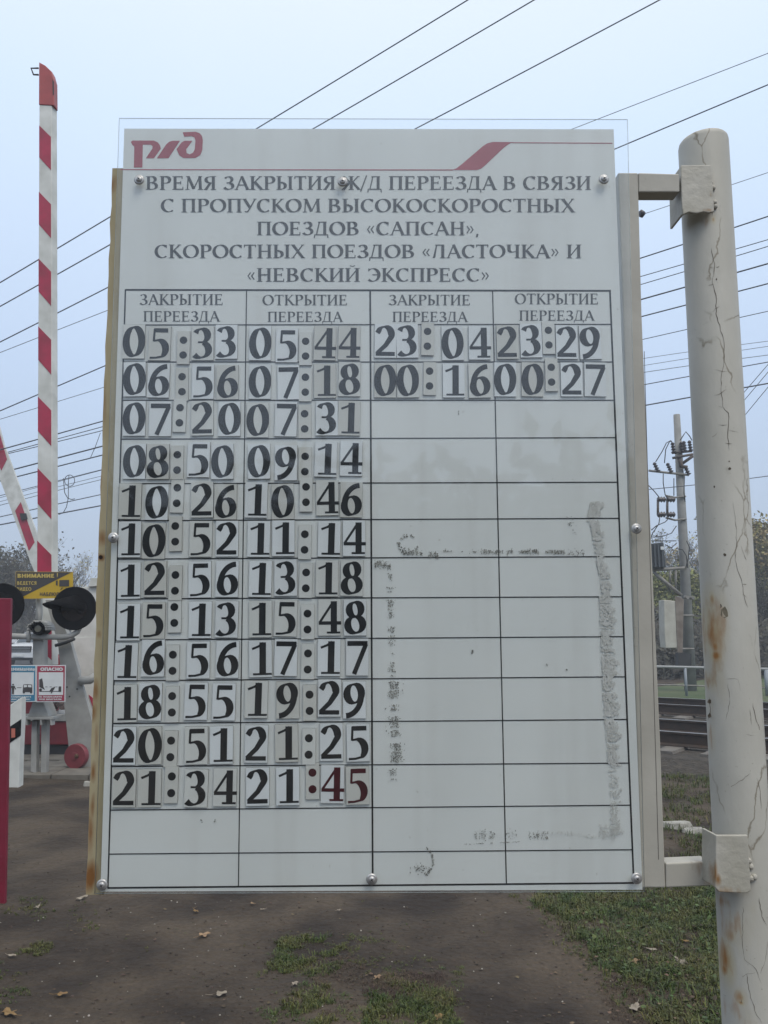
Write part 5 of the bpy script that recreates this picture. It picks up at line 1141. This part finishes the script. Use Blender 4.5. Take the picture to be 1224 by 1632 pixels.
for a in ((325, 1490, .030, 0, 'tan dead leaf on bare soil below the left half of the board'), (351, 1588, .024, 1, 'grey-brown dead leaf on bare soil near the bottom left'), (130, 1436, .026, 1, 'pale curled leaf at the foot of the rusty left edge of the board'), (402, 1440, .012, 0, 'small tan leaf just under the bottom edge of the board'), (1010, 1540, .028, 0, 'brown leaf lying in the grass, left of a paler one'), (1086, 1536, .032, 1, 'large pale oak-like leaf lying in the grass near the post'),
          (1040, 1520, .018, 1, 'dull leaf between the two larger ones in the grass'), (1012, 1606, .026, 1, 'narrow pale dead leaf on dark soil at the bottom'), (470, 1570, .016, 1, 'pale leaf on the small mossy patch in the middle'), (602, 1562, .018, 0, 'brown leaf beside the dark dry tuft'), (19, 1525, .016, 1, 'small pale leaf near the left edge of the ground'), (98, 1586, .02, 2, 'ochre leaf at the bottom left corner area'), (14, 1620, .03, 2, 'long ochre leaf in the bottom left corner'),
          (312, 1452, .016, 2, 'dark curled leaf under the board, left of the middle'), (418, 1448, .010, 1, 'tiny pale leaf under the middle of the board'), (60, 1448, .018, 1, 'leaf among the weeds by the crimson post'), (930, 1460, .014, 0, 'small leaf at the grass edge under the board'), (1093, 1500, .014, 2, 'ochre leaf in the grass close to the post'), (540, 1455, .012, 1, 'small pale leaf above the mossy patch'), (700, 1627, .02, 2, 'yellow leaf at the bottom edge in the middle')):
    leaf(*a)
# broken concrete by the tracks
rubm = stone_m
def rubble(x, y, s, fl, label):
    p = gnd(x, y, .02); b = MB(); n = 9; rs = [random.uniform(.7, 1.2) for _ in range(n)]
    lo = [p + Vector((s * 1.5 * rs[i] * math.cos(6.283 * i / n), s * .8 * rs[i] * math.sin(6.283 * i / n), -.03)) for i in range(n)]
    hi = [p + Vector((s * 1.2 * rs[i] * math.cos(6.283 * i / n), s * .6 * rs[i] * math.sin(6.283 * i / n), s * fl * random.uniform(.7, 1.2))) for i in range(n)]
    b.v += [tuple(q) for q in lo + hi]; b.f.append(tuple(range(n, 2 * n))); b.sm.append(False)
    for i in range(n): j = (i + 1) % n; b.f.append((i, j, n + j, n + i)); b.sm.append(False)
    o = b.build('concrete_chunk', rubm, None, .006, loc=p); tag(o, label, 'rubble', 'broken concrete pieces by the tracks')
rubble(1080, 1195, .11, .6, 'pale lump of broken concrete beside the near rail'); rubble(1123, 1196, .07, .7, 'small pale lump against the left edge of the post by the rail')
rubble(1075, 1315, .10, .25, 'larger flat pale slab fragment in the grass between frame and post'); rubble(1105, 1324, .085, .25, 'smaller flat fragment touching the slab beside the post'); rubble(1112, 1219, .05, .3, 'thin pale fragment in the grass above the slab fragments'); rubble(1222, 1198, .08, .6, 'pale fragment at the right edge by the rail')
rubble(140, 1248, .035, .5, 'little pale chip at the kerb beside the rusty edge of the board')

# ------------------------------------------------------------------ air
hz = bpy.data.materials.new('mist'); hz.use_nodes = True; t = hz.node_tree; t.nodes.clear()
om = t.nodes.new('ShaderNodeOutputMaterial'); pv = t.nodes.new('ShaderNodeVolumePrincipled'); pv.inputs['Density'].default_value = .0032; pv.inputs['Color'].default_value = (.86, .92, 1, 1)
t.links.new(pv.outputs[0], om.inputs['Volume'])
b = MB(); b.box((-620, -320, -1), (620, 910, 16)); b.build('haze', hz, kind='stuff')
